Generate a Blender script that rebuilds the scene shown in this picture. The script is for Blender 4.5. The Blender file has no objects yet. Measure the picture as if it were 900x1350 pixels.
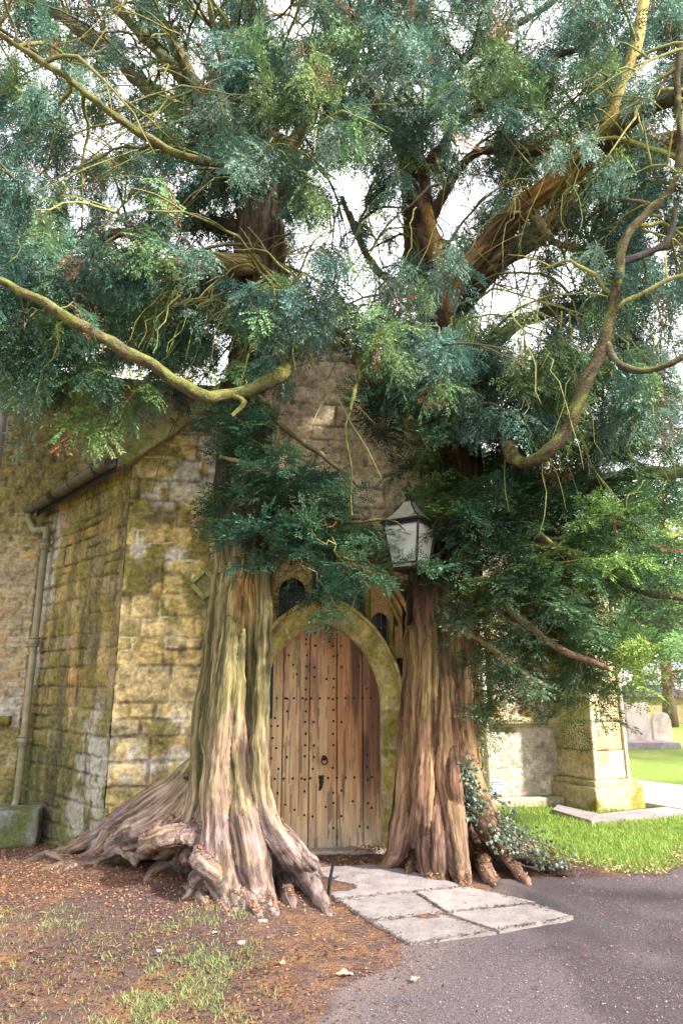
import bpy, math, numpy as np
from math import radians as R
rng = np.random.default_rng(11)
S = bpy.context.scene
COL = S.collection

# ---------------------------------------------------------------- camera, sky, sun, exposure
TH = R(14.5); CAMH = 1.6; FPX = 900.0
cd = bpy.data.cameras.new('camera'); cam = bpy.data.objects.new('camera', cd); COL.objects.link(cam)
cam.location = (0, 0, CAMH); cam.rotation_euler = (R(90)+TH, 0, 0)
cd.sensor_fit = 'VERTICAL'; cd.sensor_height = 24; cd.lens = FPX*24/1350; cd.clip_end = 1500; cd.clip_start = .05
S.camera = cam
SUN_AZ, SUN_EL = R(122), R(38)          # azimuth from +Y towards +X
w = bpy.data.worlds.new('World'); S.world = w; w.use_nodes = True
nt = w.node_tree; nt.nodes.clear()
out = nt.nodes.new('ShaderNodeOutputWorld'); bg = nt.nodes.new('ShaderNodeBackground')
sky = nt.nodes.new('ShaderNodeTexSky'); sky.sky_type = 'NISHITA'; sky.sun_disc = False
sky.sun_elevation = SUN_EL; sky.sun_rotation = SUN_AZ; sky.air_density = 1.0; sky.dust_density = 3.0; sky.ozone_density = 1.0
tc = nt.nodes.new('ShaderNodeTexCoord'); cn = nt.nodes.new('ShaderNodeTexNoise')
cn.inputs['Scale'].default_value = 2.2; cn.inputs['Detail'].default_value = 6
cr = nt.nodes.new('ShaderNodeValToRGB'); cr.color_ramp.elements[0].position = .30; cr.color_ramp.elements[1].position = .55
mx = nt.nodes.new('ShaderNodeMix'); mx.data_type = 'RGBA'
mx.inputs[7].default_value = (10.5, 10.3, 10.6, 1)       # thin bright cloud over the blue
nt.links.new(tc.outputs['Generated'], cn.inputs['Vector']); nt.links.new(cn.outputs['Fac'], cr.inputs['Fac'])
nt.links.new(cr.outputs['Color'], mx.inputs[0]); nt.links.new(sky.outputs['Color'], mx.inputs[6])
nt.links.new(mx.outputs[2], bg.inputs['Color']); bg.inputs['Strength'].default_value = 0.12
nt.links.new(bg.outputs[0], out.inputs['Surface'])
sd = bpy.data.lights.new('sun', 'SUN'); sd.energy = 4.6; sd.angle = R(3); sd.color = (1, .93, .8)
sun = bpy.data.objects.new('sun', sd); COL.objects.link(sun)
from mathutils import Vector
sdir = Vector((math.sin(SUN_AZ)*math.cos(SUN_EL), math.cos(SUN_AZ)*math.cos(SUN_EL), math.sin(SUN_EL)))
sun.rotation_euler = sdir.to_track_quat('Z', 'Y').to_euler(); sun.location = (8, -2, 9)
S.view_settings.view_transform = 'Standard'; S.view_settings.look = 'None'
S.view_settings.exposure = 1.55; S.view_settings.gamma = 1
S.render.engine = 'CYCLES'
S.cycles.max_bounces = 6; S.cycles.diffuse_bounces = 4; S.cycles.transmission_bounces = 4; S.cycles.transparent_max_bounces = 6

# ---------------------------------------------------------------- geometry helpers
def ray(px, py):
    x = (px-450)/FPX; y = (675-py)/FPX
    return np.array([x, math.cos(TH)-y*math.sin(TH), math.sin(TH)+y*math.cos(TH)])
C0 = np.array([0, 0, CAMH])
def G(px, py, z=0.0): r = ray(px, py); return C0+r*(z-CAMH)/r[2]       # where a sight line meets height z
def P(px, py, Y): r = ray(px, py); return C0+r*Y/r[1]                  # where it meets distance Y
def pt(q): return P(*q) if q[2] > 0 else G(q[0], q[1], -q[2])

def hsh(ix, iy, iz, sd=0):
    with np.errstate(over='ignore'):
        h = (ix.astype(np.uint32)*np.uint32(374761393) + iy.astype(np.uint32)*np.uint32(668265263)
             + iz.astype(np.uint32)*np.uint32(2246822519) + np.uint32(sd*3266489917 & 0xffffffff))
        h = (h ^ (h >> np.uint32(13)))*np.uint32(1274126177)
        h = h ^ (h >> np.uint32(16))
    return (h & np.uint32(0xffffff)).astype(np.float64)/0xffffff
def vn(p, sd=0):
    p = np.asarray(p, float); i = np.floor(p).astype(np.int64); f = p-i; f = f*f*f*(f*(f*6-15)+10)
    r = 0
    for dx in (0, 1):
        for dy in (0, 1):
            for dz in (0, 1):
                wgt = (f[:, 0] if dx else 1-f[:, 0])*(f[:, 1] if dy else 1-f[:, 1])*(f[:, 2] if dz else 1-f[:, 2])
                r = r + wgt*hsh(i[:, 0]+dx, i[:, 1]+dy, i[:, 2]+dz, sd)
    return r
def fbm(p, oct=4, sd=0, gain=.5):
    p = np.asarray(p, float); r = 0; a = 1; t = 0
    for o in range(oct):
        r = r + a*vn(p*(2.03**o)+o*17.3, sd+o); t += a; a *= gain
    return r/t
def sst(a, b, x):
    t = np.clip((x-a)/(b-a), 0, 1); return t*t*(3-2*t)
def lerp(a, b, t): return a+(b-a)*t
def c3(*v): return np.array(v, float)

def mesh_np(name, V, F, col=None, attrs=None, smooth=True):
    """V (n,3); F (m,4) or (m,3) index array; col (n,3) per vertex"""
    me = bpy.data.meshes.new(name); F = np.asarray(F, np.int32); n, k = F.shape
    me.vertices.add(len(V)); me.vertices.foreach_set('co', np.asarray(V, np.float32).ravel())
    me.loops.add(n*k); me.loops.foreach_set('vertex_index', F.ravel())
    me.polygons.add(n); me.polygons.foreach_set('loop_start', np.arange(0, n*k, k, dtype=np.int32))
    me.polygons.foreach_set('use_smooth', np.full(n, smooth))
    me.update(calc_edges=True)
    if col is not None:
        a = me.attributes.new('Col', 'FLOAT_COLOR', 'POINT')
        a.data.foreach_set('color', np.c_[np.clip(col, 0, 1), np.ones(len(V))].astype(np.float32).ravel())
    for k_, v in (attrs or {}).items():
        a = me.attributes.new(k_, 'FLOAT_VECTOR', 'POINT'); a.data.foreach_set('vector', np.asarray(v, np.float32).ravel())
    me.validate(); return me
def obj(name, me, m=None, parent=None):
    o = bpy.data.objects.new(name, me); COL.objects.link(o)
    if m is not None:
        me.materials.clear(); me.materials.append(m)
    if parent is not None: o.parent = parent
    return o
def tag(o, label, cat, group=None, kind=None):
    o['label'] = label; o['category'] = cat
    if group: o['group'] = group
    if kind: o['kind'] = kind
    return o
def empty(name, label, cat, loc=(0, 0, 0), group=None):
    o = bpy.data.objects.new(name, None); COL.objects.link(o); o.location = loc; o.empty_display_size = .2
    bpy.context.view_layer.update()
    return tag(o, label, cat, group)
def child(name, me, m, par):
    """mesh in world coordinates under an Empty"""
    o = obj(name, me, m, par)
    b = par
    loc = np.zeros(3)
    while b is not None:
        loc += np.array(b.location); b = b.parent
    o.location = -loc if o.parent else (0, 0, 0)
    return o

class MB:
    def __init__(s): s.v = []; s.f = []; s.c = []
    def add(s, V, F, c=None):
        b = len(s.v); s.v += [tuple(p) for p in V]; s.f += [tuple(i+b for i in f) for f in F]
        if c is None: c = (.5, .5, .5)
        s.c += [tuple(c)]*len(V)
    def box(s, c, sx, sy, sz, ax=None, col=None, taper=1.0):
        ax = np.eye(3) if ax is None else np.asarray(ax); c = np.asarray(c, float); V = []
        for z in (-1, 1):
            t = 1 if z < 0 else taper
            for x, y in ((-1, -1), (1, -1), (1, 1), (-1, 1)):
                V.append(c+ax[0]*x*sx/2*t+ax[1]*y*sy/2*t+ax[2]*z*sz/2)
        s.add(V, [(3, 2, 1, 0), (4, 5, 6, 7), (0, 1, 5, 4), (1, 2, 6, 5), (2, 3, 7, 6), (3, 0, 4, 7)], col)
    def tube(s, P_, r, n=8, col=None, cap=True):
        P_ = np.asarray(P_, float); r = np.broadcast_to(r, (len(P_),))
        T = np.gradient(P_, axis=0); T /= np.linalg.norm(T, axis=1)[:, None]+1e-9
        up = np.array([0, 0, 1.]) if abs(T[0][2]) < .9 else np.array([1., 0, 0]); V = []
        N = np.cross(T[0], up); N /= np.linalg.norm(N)
        for i in range(len(P_)):
            N = N-T[i]*N.dot(T[i]); N /= np.linalg.norm(N); B = np.cross(T[i], N)
            for k in range(n):
                a = 2*math.pi*k/n; V.append(P_[i]+(N*math.cos(a)+B*math.sin(a))*r[i])
        Fc = []
        for i in range(len(P_)-1):
            for k in range(n):
                Fc.append((i*n+k, i*n+(k+1) % n, (i+1)*n+(k+1) % n, (i+1)*n+k))
        if cap: Fc += [tuple(range(n))[::-1], tuple((len(P_)-1)*n+k for k in range(n))]
        s.add(V, Fc, col)
    def mesh(s, name, smooth=False, bevel=0):
        me = bpy.data.meshes.new(name); me.from_pydata(s.v, [], s.f); me.update()
        if bevel:
            import bmesh
            bm = bmesh.new(); bm.from_mesh(me)
            bmesh.ops.bevel(bm, geom=[e for e in bm.edges if e.is_manifold and e.calc_face_angle(0) > .5], offset=bevel, segments=2, affect='EDGES', clamp_overlap=True)
            bm.to_mesh(me); bm.free()
        else:
            a = me.attributes.new('Col', 'FLOAT_COLOR', 'POINT')
            a.data.foreach_set('color', np.c_[np.array(s.c), np.ones(len(s.c))].astype(np.float32).ravel())
        if smooth: me.polygons.foreach_set('use_smooth', np.full(len(me.polygons), True))
        return me

# ---------------------------------------------------------------- materials
def M(name, col=None, rough=.8, spec=.3, metal=0, attr=False, vec='object', scale=8, var=.25, bump=.3, bscale=40, bdist=.01,
      stretch=(1, 1, 1), speck=None, transl=0, crack=0):
    m = bpy.data.materials.new(name); m.use_nodes = True; n = m.node_tree; n.nodes.clear(); L = n.links.new
    o = n.nodes.new('ShaderNodeOutputMaterial'); b = n.nodes.new('ShaderNodeBsdfPrincipled')
    b.inputs['Roughness'].default_value = rough; b.inputs['Specular IOR Level'].default_value = spec; b.inputs['Metallic'].default_value = metal
    if vec == 'object': t = n.nodes.new('ShaderNodeTexCoord').outputs['Object']
    else:
        a_ = n.nodes.new('ShaderNodeAttribute'); a_.attribute_name = vec; t = a_.outputs['Vector']
    mp = n.nodes.new('ShaderNodeMapping'); mp.inputs['Scale'].default_value = stretch; L(t, mp.inputs['Vector']); t = mp.outputs['Vector']
    if attr:
        a = n.nodes.new('ShaderNodeAttribute'); a.attribute_name = 'Col'; base = a.outputs['Color']
    else:
        rg = n.nodes.new('ShaderNodeRGB'); rg.outputs[0].default_value = (*col, 1); base = rg.outputs[0]
    if var:
        nz = n.nodes.new('ShaderNodeTexNoise'); nz.inputs['Scale'].default_value = scale; nz.inputs['Detail'].default_value = 8; nz.inputs['Roughness'].default_value = .65
        L(t, nz.inputs['Vector'])
        mr = n.nodes.new('ShaderNodeMapRange'); mr.inputs[1].default_value = .3; mr.inputs[2].default_value = .7
        mr.inputs[3].default_value = 1-var; mr.inputs[4].default_value = 1+var; L(nz.outputs['Fac'], mr.inputs[0])
        vm = n.nodes.new('ShaderNodeVectorMath'); vm.operation = 'SCALE'; L(base, vm.inputs[0]); L(mr.outputs[0], vm.inputs['Scale']); base = vm.outputs[0]
    if speck:
        vz = n.nodes.new('ShaderNodeTexNoise'); vz.inputs['Scale'].default_value = speck[0]; vz.inputs['Detail'].default_value = 3; L(t, vz.inputs['Vector'])
        r_ = n.nodes.new('ShaderNodeMapRange'); r_.inputs[1].default_value = speck[2]; r_.inputs[2].default_value = speck[2]+.06; L(vz.outputs['Fac'], r_.inputs[0])
        mm = n.nodes.new('ShaderNodeMix'); mm.data_type = 'RGBA'; L(r_.outputs[0], mm.inputs[0]); L(base, mm.inputs[6]); mm.inputs[7].default_value = (*speck[1], 1); base = mm.outputs[2]
    if crack:
        nc = n.nodes.new('ShaderNodeTexNoise'); nc.inputs['Scale'].default_value = crack; nc.inputs['Detail'].default_value = 4; L(t, nc.inputs['Vector'])
        sb = n.nodes.new('ShaderNodeMath'); sb.operation = 'SUBTRACT'; sb.inputs[1].default_value = .5; L(nc.outputs['Fac'], sb.inputs[0])
        ab = n.nodes.new('ShaderNodeMath'); ab.operation = 'ABSOLUTE'; L(sb.outputs[0], ab.inputs[0])
        mc = n.nodes.new('ShaderNodeMapRange'); mc.inputs[1].default_value = .0; mc.inputs[2].default_value = .028; mc.inputs[3].default_value = .5; mc.inputs[4].default_value = 1; L(ab.outputs[0], mc.inputs[0])
        vc = n.nodes.new('ShaderNodeVectorMath'); vc.operation = 'SCALE'; L(base, vc.inputs[0]); L(mc.outputs[0], vc.inputs['Scale']); base = vc.outputs[0]
    L(base, b.inputs['Base Color'])
    if bump:
        nb = n.nodes.new('ShaderNodeTexNoise'); nb.inputs['Scale'].default_value = bscale; nb.inputs['Detail'].default_value = 6; nb.inputs['Roughness'].default_value = .6
        L(t, nb.inputs['Vector']); bu = n.nodes.new('ShaderNodeBump'); bu.inputs['Strength'].default_value = bump; bu.inputs['Distance'].default_value = bdist
        L(nb.outputs['Fac'], bu.inputs['Height']); L(bu.outputs[0], b.inputs['Normal'])
    sh = b.outputs[0]
    if transl:
        tr = n.nodes.new('ShaderNodeBsdfTranslucent'); L(base, tr.inputs['Color'])
        ms = n.nodes.new('ShaderNodeMixShader'); ms.inputs[0].default_value = transl; L(sh, ms.inputs[1]); L(tr.outputs[0], ms.inputs[2]); sh = ms.outputs[0]
    L(sh, o.inputs['Surface']); return m

mt_stone = M('weathered_limestone', attr=True, rough=.95, spec=.12, scale=28, var=.38, bump=.9, bscale=60, bdist=.015)
mt_bark = M('yew_bark', attr=True, rough=.9, spec=.15, vec='bk', scale=30, var=.5, crack=15, bump=1.0, bscale=50, bdist=.015)
mt_limb = M('limb_bark', attr=True, rough=.9, spec=.15, scale=45, var=.4, bump=1.0, bscale=60, bdist=.02)
mt_leaf = M('yew_needles', attr=True, rough=.5, spec=.35, var=0, bump=0, transl=.24)
mt_bgleaf = M('sunlit_leaves', attr=True, rough=.6, spec=.2, var=0, bump=0, transl=.5)
mt_grass = M('grass_blades', attr=True, rough=.6, spec=.25, var=0, bump=0, transl=.3)
mt_ground = M('woodland_soil', attr=True, rough=.95, spec=.1, scale=30, var=.45, bump=.9, bscale=70, bdist=.02)
mt_path = M('asphalt', attr=True, rough=.85, spec=.25, scale=70, var=.45, bump=1.0, bscale=110, bdist=.015, speck=(130, (.22, .19, .19), .62))
mt_lit = M('leaf_litter', attr=True, rough=.8, spec=.15, var=0, bump=0)
mt_flag = M('flagstone', attr=True, rough=.85, spec=.25, scale=7, var=.22, bump=.5, bscale=30, bdist=.008)
mt_fl = M('worn_flagstone', (.25, .215, .225), rough=.85, spec=.25, scale=5, var=.3, bump=.6, bscale=26, bdist=.008, speck=(14, (.15, .13, .12), .62))
mt_iron = M('dark_iron', (.02, .02, .022), rough=.5, spec=.4, metal=.6, var=.3, bump=.3, bscale=60, bdist=.003)
mt_pipe = M('painted_pipe', (.2, .18, .11), rough=.6, spec=.3, scale=6, var=.35, bump=.3, bscale=30, bdist=.003)
mt_wood = M('door_oak', attr=True, rough=.75, spec=.2, scale=3.5, var=.3, stretch=(11, 11, .8), bump=.35, bscale=7, bdist=.006)
mt_lead = M('window_lead', (.22, .23, .23), rough=.5, spec=.4, var=.2, bump=0)
mt_slate = M('slate', (.05, .055, .075), rough=.7, var=.3, bump=.4)
mt_copper = M('weathered_lantern_metal', (.035, .037, .034), rough=.45, spec=.5, metal=.5, scale=20, var=.35, bump=.2, bscale=60, bdist=.002)
def glass(name, col, rough, tr=.6):
    m = bpy.data.materials.new(name); m.use_nodes = True; n = m.node_tree; b = n.nodes['Principled BSDF']
    b.inputs['Base Color'].default_value = (*col, 1); b.inputs['Roughness'].default_value = rough
    b.inputs['Transmission Weight'].default_value = tr; b.inputs['IOR'].default_value = 1.2
    return m
mt_pane = glass('dusty_glass', (.85, .85, .78), .25, .5)
mt_dglass = bpy.data.materials.new('dark_glass'); mt_dglass.use_nodes = True
_b = mt_dglass.node_tree.nodes['Principled BSDF']; _b.inputs['Base Color'].default_value = (.006, .006, .009, 1); _b.inputs['Roughness'].default_value = .3; _b.inputs['Specular IOR Level'].default_value = .25
_t = mt_dglass.node_tree.nodes.new('ShaderNodeTexNoise'); _t.inputs['Scale'].default_value = 9
_u = mt_dglass.node_tree.nodes.new('ShaderNodeBump'); _u.inputs['Strength'].default_value = .3; mt_dglass.node_tree.links.new(_t.outputs[0], _u.inputs['Height']); mt_dglass.node_tree.links.new(_u.outputs[0], _b.inputs['Normal'])

# ---------------------------------------------------------------- porch frame of reference
A = R(8); D0 = G(430, 1130)
UX = np.array([math.cos(A), math.sin(A), 0]); NX = np.array([math.sin(A), -math.cos(A), 0]); ZX = np.array([0, 0, 1.])
def W(u, z, n=0.0): return D0+UX*u+ZX*z+NX*n

# ---------------------------------------------------------------- coursed stone as relief
def layout(U, Z, sd, hr, wr, warp=.014):
    r = np.random.default_rng(sd); q = np.c_[U*3, Z*3, U*0+sd]
    U2 = U+(fbm(q*2, 2, sd)-.5)*warp*2; Z2 = Z+(fbm(q*2, 2, sd+9)-.5)*warp*2+(vn(q*.25, sd+3)-.5)*.06
    zb = [Z.min()-.5]
    while zb[-1] < Z.max()+.5: zb.append(zb[-1]+r.uniform(*hr))
    zb = np.array(zb); row = np.clip(np.searchsorted(zb, Z2)-1, 0, len(zb)-2)
    ident = np.zeros(len(U)); dist = np.zeros(len(U))
    for k in np.unique(row):
        m = row == k; ub = [U.min()-.6-r.uniform(0, .3)]; h = zb[k+1]-zb[k]
        while ub[-1] < U.max()+.6: ub.append(ub[-1]+r.uniform(*wr)*(0.7+h*1.5))
        ub = np.array(ub); c = np.clip(np.searchsorted(ub, U2[m])-1, 0, len(ub)-2)
        # some blocks are split in two low stones
        du = np.minimum(U2[m]-ub[c], ub[c+1]-U2[m]); zz = Z2[m]; z0 = np.full(m.sum(), zb[k]); z1 = np.full(m.sum(), zb[k+1])
        idd = k*131.0+c; sp = hsh(c, np.full_like(c, k), np.full_like(c, sd), 5) < (.3 if h > (hr[0]+hr[1])*.5 else 0)
        mid = (z0+z1)/2+.02; hi = sp & (zz > mid); lo = sp & (zz <= mid)
        z0 = np.where(hi, mid, z0); z1 = np.where(lo, mid, z1); idd = idd+hi*7777
        dist[m] = np.minimum(du, np.minimum(zz-z0, z1-zz)); ident[m] = idd
    return ident.astype(np.int64), dist
def wall_mesh(name, u0, u1, z0, z1, frame, sd, hr, wr, colf, keep=None, step=.014, depth=.02, rough=.012):
    nu = int((u1-u0)/step)+1; nz = int((z1-z0)/step)+1
    uu, zz = np.meshgrid(np.linspace(u0, u1, nu), np.linspace(z0, z1, nz)); U = uu.ravel(); Z = zz.ravel()
    ident, dist = layout(U, Z, sd, hr, wr)
    rnd = hsh(ident, ident*0+1, ident*0, sd); rnd2 = hsh(ident, ident*0+2, ident*0, sd); rnd3 = hsh(ident, ident*0+3, ident*0, sd)
    q = np.c_[U, Z, U*0+sd*3.1]
    ero = fbm(q*2.2, 3, sd+4); big = fbm(q*1.1, 3, sd+6)
    jw = .007+.012*sst(.45, .7, ero)                        # eroded joints are wider
    body = sst(jw*.5, jw*.5+.014, dist)
    fine = fbm(q*28, 3, sd+1); med = fbm(q*8, 3, sd+2)
    pit = sst(.6, .75, fbm(q*14, 3, sd+22))
    H = body*(depth*(.4+.9*rnd))+(fine-.5)*rough+(med-.5)*rough*2.0-(1-body)*.008*ero-pit*.008
    H = H*.9
    col = colf(U, Z, ident, dist, body, rnd, rnd2, rnd3, ero, big, med, fine)
    col = col*(1-.35*pit[:, None])
    V = frame(U, Z, H)
    idx = np.arange(nu*nz).reshape(nz, nu)
    F = np.stack([idx[:-1, :-1], idx[:-1, 1:], idx[1:, 1:], idx[1:, :-1]], -1).reshape(-1, 4)
    if keep is not None:
        k = keep(U, Z); F = F[k[F].all(axis=1)]
    return mesh_np(name, V, F, col)
def cmix(a, b, t): return a+(b-a)*np.asarray(t)[:, None]

# arches ----------------------------------------------------------------------
UC = -.03
class Arch:
    def __init__(s, w, spring, apex):
        s.w, s.sp, s.ap = w, spring, apex; h = apex-spring; s.c = (h*h-w*w)/(2*w); s.R = s.c+w
    def pts(s, n=24, foot=0.0, nj=16):
        th0 = math.atan2(s.ap-s.sp, s.c); L = []
        for i in range(nj): L.append((-s.w, lerp(foot, s.sp, i/nj)))
        for i in range(n+1):
            t = th0*i/n; L.append((-(s.R*math.cos(t)-s.c), s.sp+s.R*math.sin(t)))
        Rr = [(-x, z) for x, z in L[::-1]][1:]
        return np.array(L+Rr)+np.array([UC, 0])
    def inside(s, U, Z, pad=0):
        x = np.abs(U-UC); z = np.maximum(Z-s.sp, 0)
        return np.where(Z < s.sp, x < s.w+pad, np.hypot(x+s.c, z) < s.R+pad)
def band(name, a, b, prof, colf, foot=0.0, n=60, nj=60, seed=0, joint=.32):
    """prof: list of (fraction from a to b, depth). voussoir joints cut across"""
    pa, pb = a.pts(n, foot, nj), b.pts(n, foot, nj); seg = np.r_[0, np.cumsum(np.linalg.norm(np.diff(pb, axis=0), axis=1))]
    V = []; ss = []; ff = []
    pr = []
    for i in range(len(prof)-1):
        k = 5
        for j in range(k): pr.append(tuple(lerp(np.array(prof[i]), np.array(prof[i+1]), j/k)))
    pr.append(prof[-1])
    for f, d in pr:
        q = pa+(pb-pa)*f; V.append(D0+np.outer(q[:, 0], UX)+np.outer(q[:, 1], ZX)+np.outer(np.full(len(q), d), NX)); ss.append(seg); ff.append(np.full(len(q), f))
    m, k = len(pr), len(pa); V = np.concatenate(V); s_ = np.concatenate(ss); f_ = np.concatenate(ff)
    q = V*1.0
    idn = np.floor(s_/joint+.13); dj = np.abs((s_/joint+.13)-np.round(s_/joint+.13))*joint
    V = V+NX*((fbm(q*9, 3, seed)-.5)*.022-.016*(1-sst(.0, .014, dj))-.012*sst(.6, .7, fbm(q*5, 3, seed+8)))[:, None]
    V = V+((fbm(q*6, 2, seed+5)-.5)*.012)[:, None]*(UX)
    rnd = hsh(idn.astype(np.int64), np.zeros(len(idn), np.int64)+seed, np.zeros(len(idn), np.int64), 3)
    col = colf(V, s_, f_, rnd, 1-sst(0, .012, dj))
    idx = np.arange(m*k).reshape(m, k)
    F = np.stack([idx[:-1, :-1], idx[:-1, 1:], idx[1:, 1:], idx[1:, :-1]], -1).reshape(-1, 4)
    return mesh_np(name, V, F, col)

door_in = Arch(.63, 1.43, 2.31); door_out = Arch(.83, 1.43, 2.56); ledge = Arch(.87, 1.43, 2.61)
big_in = Arch(1.0, 1.40, 3.3); big_mid = Arch(1.04, 1.40, 3.36); big_out = Arch(1.15, 1.40, 3.5)

OCH = c3(.52, .39, .16); MOSS = c3(.15, .135, .035); CREAM = c3(.60, .53, .38); GREY = c3(.25, .22, .17); ORG = c3(.48, .27, .08); WHT = c3(.68, .64, .56); GRN = c3(.10, .12, .045); DRK = c3(.09, .075, .05)

church = empty('church', 'old ochre limestone church with gabled porch, arched oak door and corner buttress', 'church', (0, 7.3, 0))

# front wall of the porch
def col_front(U, Z, ident, dist, body, r1, r2, r3, ero, big, med, fine):
    n = np.ones(len(U)); b = cmix(np.tile(OCH, (len(U), 1)), CREAM, r1*.45)
    b = cmix(b, ORG, (r2 > .8)*.45); b = cmix(b, GREY, (r3 > .75)*.35)
    q = np.c_[U, Z, n*2.2]
    ms = sst(.42, .62, fbm(q*1.6, 4, 71)+.28*sst(2.2, 3.0, Z)+.1*sst(-1.9, -1.5, U)-.09+.15*(r2-.5)-.05*(1-sst(1.2, 2.2, Z)))*(1-.5*sst(4.2, 4.6, Z))  # moss thinned low down to brighten the wall where sunlight misses it
    b = cmix(b, MOSS, ms*.88)
    b = cmix(b, GREY*1.15, .6*sst(4.0, 4.6, Z))
    mo = cmix(np.tile(CREAM*.9, (len(U), 1)), DRK*1.7, .8*sst(.46, .62, ero+.05)); mo = cmix(mo, OCH*.8, sst(.4, .6, big)*.8)
    c = cmix(mo, b, np.maximum(sst(0, .8, body), .75*sst(.5, .62, fbm(q*3.3, 3, 72))))
    c = cmix(c, OCH*1.15, .6*sst(.52, .64, fbm(q*5, 4, 73))); c = cmix(c, DRK*1.2, .6*sst(.6, .7, fbm(q*6, 4, 74)))
    # pale lime patches
    for (u, z, ru, rz) in ((-1.95, .95, .22, .2), (-1.55, .9, .35, .12), (-1.55, 3.75, .34, .26), (-1.65, 2.95, .12, .1), (-2.0, 3.05, .1, .12), (-1.25, 4.1, .3, .3), (-1.45, 1.35, .3, .07)):
        dd = np.hypot((U-u)/ru, (Z-z)/rz)+(med-.5)*2.6
        c = cmix(c, WHT*.8, (1-sst(.3, 1.15, dd))*.75)
    c = cmix(c, cmix(np.tile(c3(.74, .60, .42), (len(U), 1)), c3(.56, .45, .3), r1)*(.75+.25*body[:, None]), .85*sst(-1.0, -.6, U)*sst(3.2, 3.7, Z))       # pale warm gable stone, lightened in colour to offset the crown's shade
    c = cmix(c, GRN, .75*(1-sst(.15, .75, Z+.6*(med-.5))))
    c = c*(1-.42*(1-body)*sst(.42, .56, ero))[:, None]
    return c*(.62+.76*med[:, None])*(.6+.8*fine[:, None])*1.22
UL = -2.13; UR = 1.36; GAP = (-.12, 5.66)
def gable(u): return GAP[1]-np.abs(u-GAP[0])*(GAP[1]-4.02)/(GAP[0]-UL)
def keep_front(U, Z): return (~big_out.inside(U, Z, -.04)) & (Z < gable(U)+.02)
me = wall_mesh('porch_front_wall', UL, UR, -.1, 5.75, lambda U, Z, H: D0+np.outer(U, UX)+np.outer(Z, ZX)+np.outer(H, NX), 5, (.15, .36), (.26, .66), col_front, keep_front, depth=.015)
child('porch_front_wall', me, mt_stone, church)
# side wall
CORN = W(UL, 0); EE = c3(-3.95, 8.78, 0); SL = np.linalg.norm(EE-CORN); SX = (EE-CORN)/SL; SN = np.array([-SX[1], SX[0], 0]); SN = SN if SN[1] < 0 else -SN
def col_side(U, Z, ident, dist, body, r1, r2, r3, ero, big, med, fine):
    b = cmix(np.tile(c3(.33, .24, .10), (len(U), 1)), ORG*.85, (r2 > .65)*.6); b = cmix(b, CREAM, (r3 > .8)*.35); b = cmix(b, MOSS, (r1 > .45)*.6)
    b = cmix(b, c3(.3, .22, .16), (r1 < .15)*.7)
    mo = cmix(np.tile(c3(.26, .21, .13), (len(U), 1)), DRK, sst(.42, .6, ero)); q = np.c_[U*3, Z*.9, U*0+5.]
    c = cmix(mo, b, np.maximum(sst(0, .8, body), .8*sst(.4, .6, fbm(q*1.3, 3, 34)))); c = cmix(c, OCH*.7, .5*sst(.5, .6, fbm(q*3, 4, 36)))
    c = cmix(c, MOSS*.9, .6*sst(.45, .6, fbm(q*1.1+7, 4, 37)))
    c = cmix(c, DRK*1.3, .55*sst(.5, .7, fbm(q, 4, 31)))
    c = cmix(c, GRN*.9, .8*(1-sst(.5, 1.5, Z+1.2*(fbm(q*.6, 3, 33)-.5))))
    for (u, z, ru, rz, s) in ((SL*.80, 3.0, .22, .8, .8), (.35, .9, .35, .55, .6), (.6, .35, .25, .4, .45), (SL*.86, 2.1, .12, .6, .6), (.15, .5, .2, .5, .4)):
        dd = np.hypot((U-u)/ru, (Z-z)/rz)+(med-.5)*1.8
        c = cmix(c, WHT*.75, (1-sst(.5, 1.05, dd))*s)
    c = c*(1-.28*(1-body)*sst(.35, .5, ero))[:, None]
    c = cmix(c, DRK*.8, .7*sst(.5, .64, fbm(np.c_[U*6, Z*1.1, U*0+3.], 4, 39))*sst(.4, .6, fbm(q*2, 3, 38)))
    return c*(.42+.6*med[:, None])*(.75+.9*fine[:, None])  # darkened and streaked in colour, for a wall facing away from the light
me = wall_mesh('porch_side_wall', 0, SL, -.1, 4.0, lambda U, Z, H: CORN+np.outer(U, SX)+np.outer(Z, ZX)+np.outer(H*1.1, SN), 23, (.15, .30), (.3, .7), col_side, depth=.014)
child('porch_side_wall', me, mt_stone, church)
# right return wall of the porch and inner backing
def col_plain(c0, c1, mo, moss=.4, sd=1):
    def f(U, Z, ident, dist, body, r1, r2, r3, ero, big, med, fine):
        b = cmix(np.tile(c0, (len(U), 1)), c1, r1); b = cmix(b, ORG, (r2 > .85)*.4); b = cmix(b, GREY, (r3 > .8)*.4)
        c = cmix(cmix(np.tile(mo, (len(U), 1)), DRK*1.6, sst(.5, .7, ero)), b, sst(0, .8, body))
        c = cmix(c, MOSS, moss*sst(.5, .68, fbm(np.c_[U, Z, U*0+sd]*1.5, 4, sd)))
        c = cmix(c, GRN, .5*(1-sst(.05, .5, Z+.5*(med-.5))))
        return c*(.72+.56*med[:, None])
    return f
RC = W(UR, 0); back = np.array([-math.sin(A), math.cos(A), 0])
me = wall_mesh('porch_side_wall', 0, 2.7, -.1, 4.4, lambda U, Z, H: RC+np.outer(U, back)+np.outer(Z, ZX)+np.outer(H, UX), 29, (.15, .27), (.28, .6), col_plain(OCH, CREAM, CREAM), step=.03)
child('porch_side_wall', me, mt_stone, church)
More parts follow.
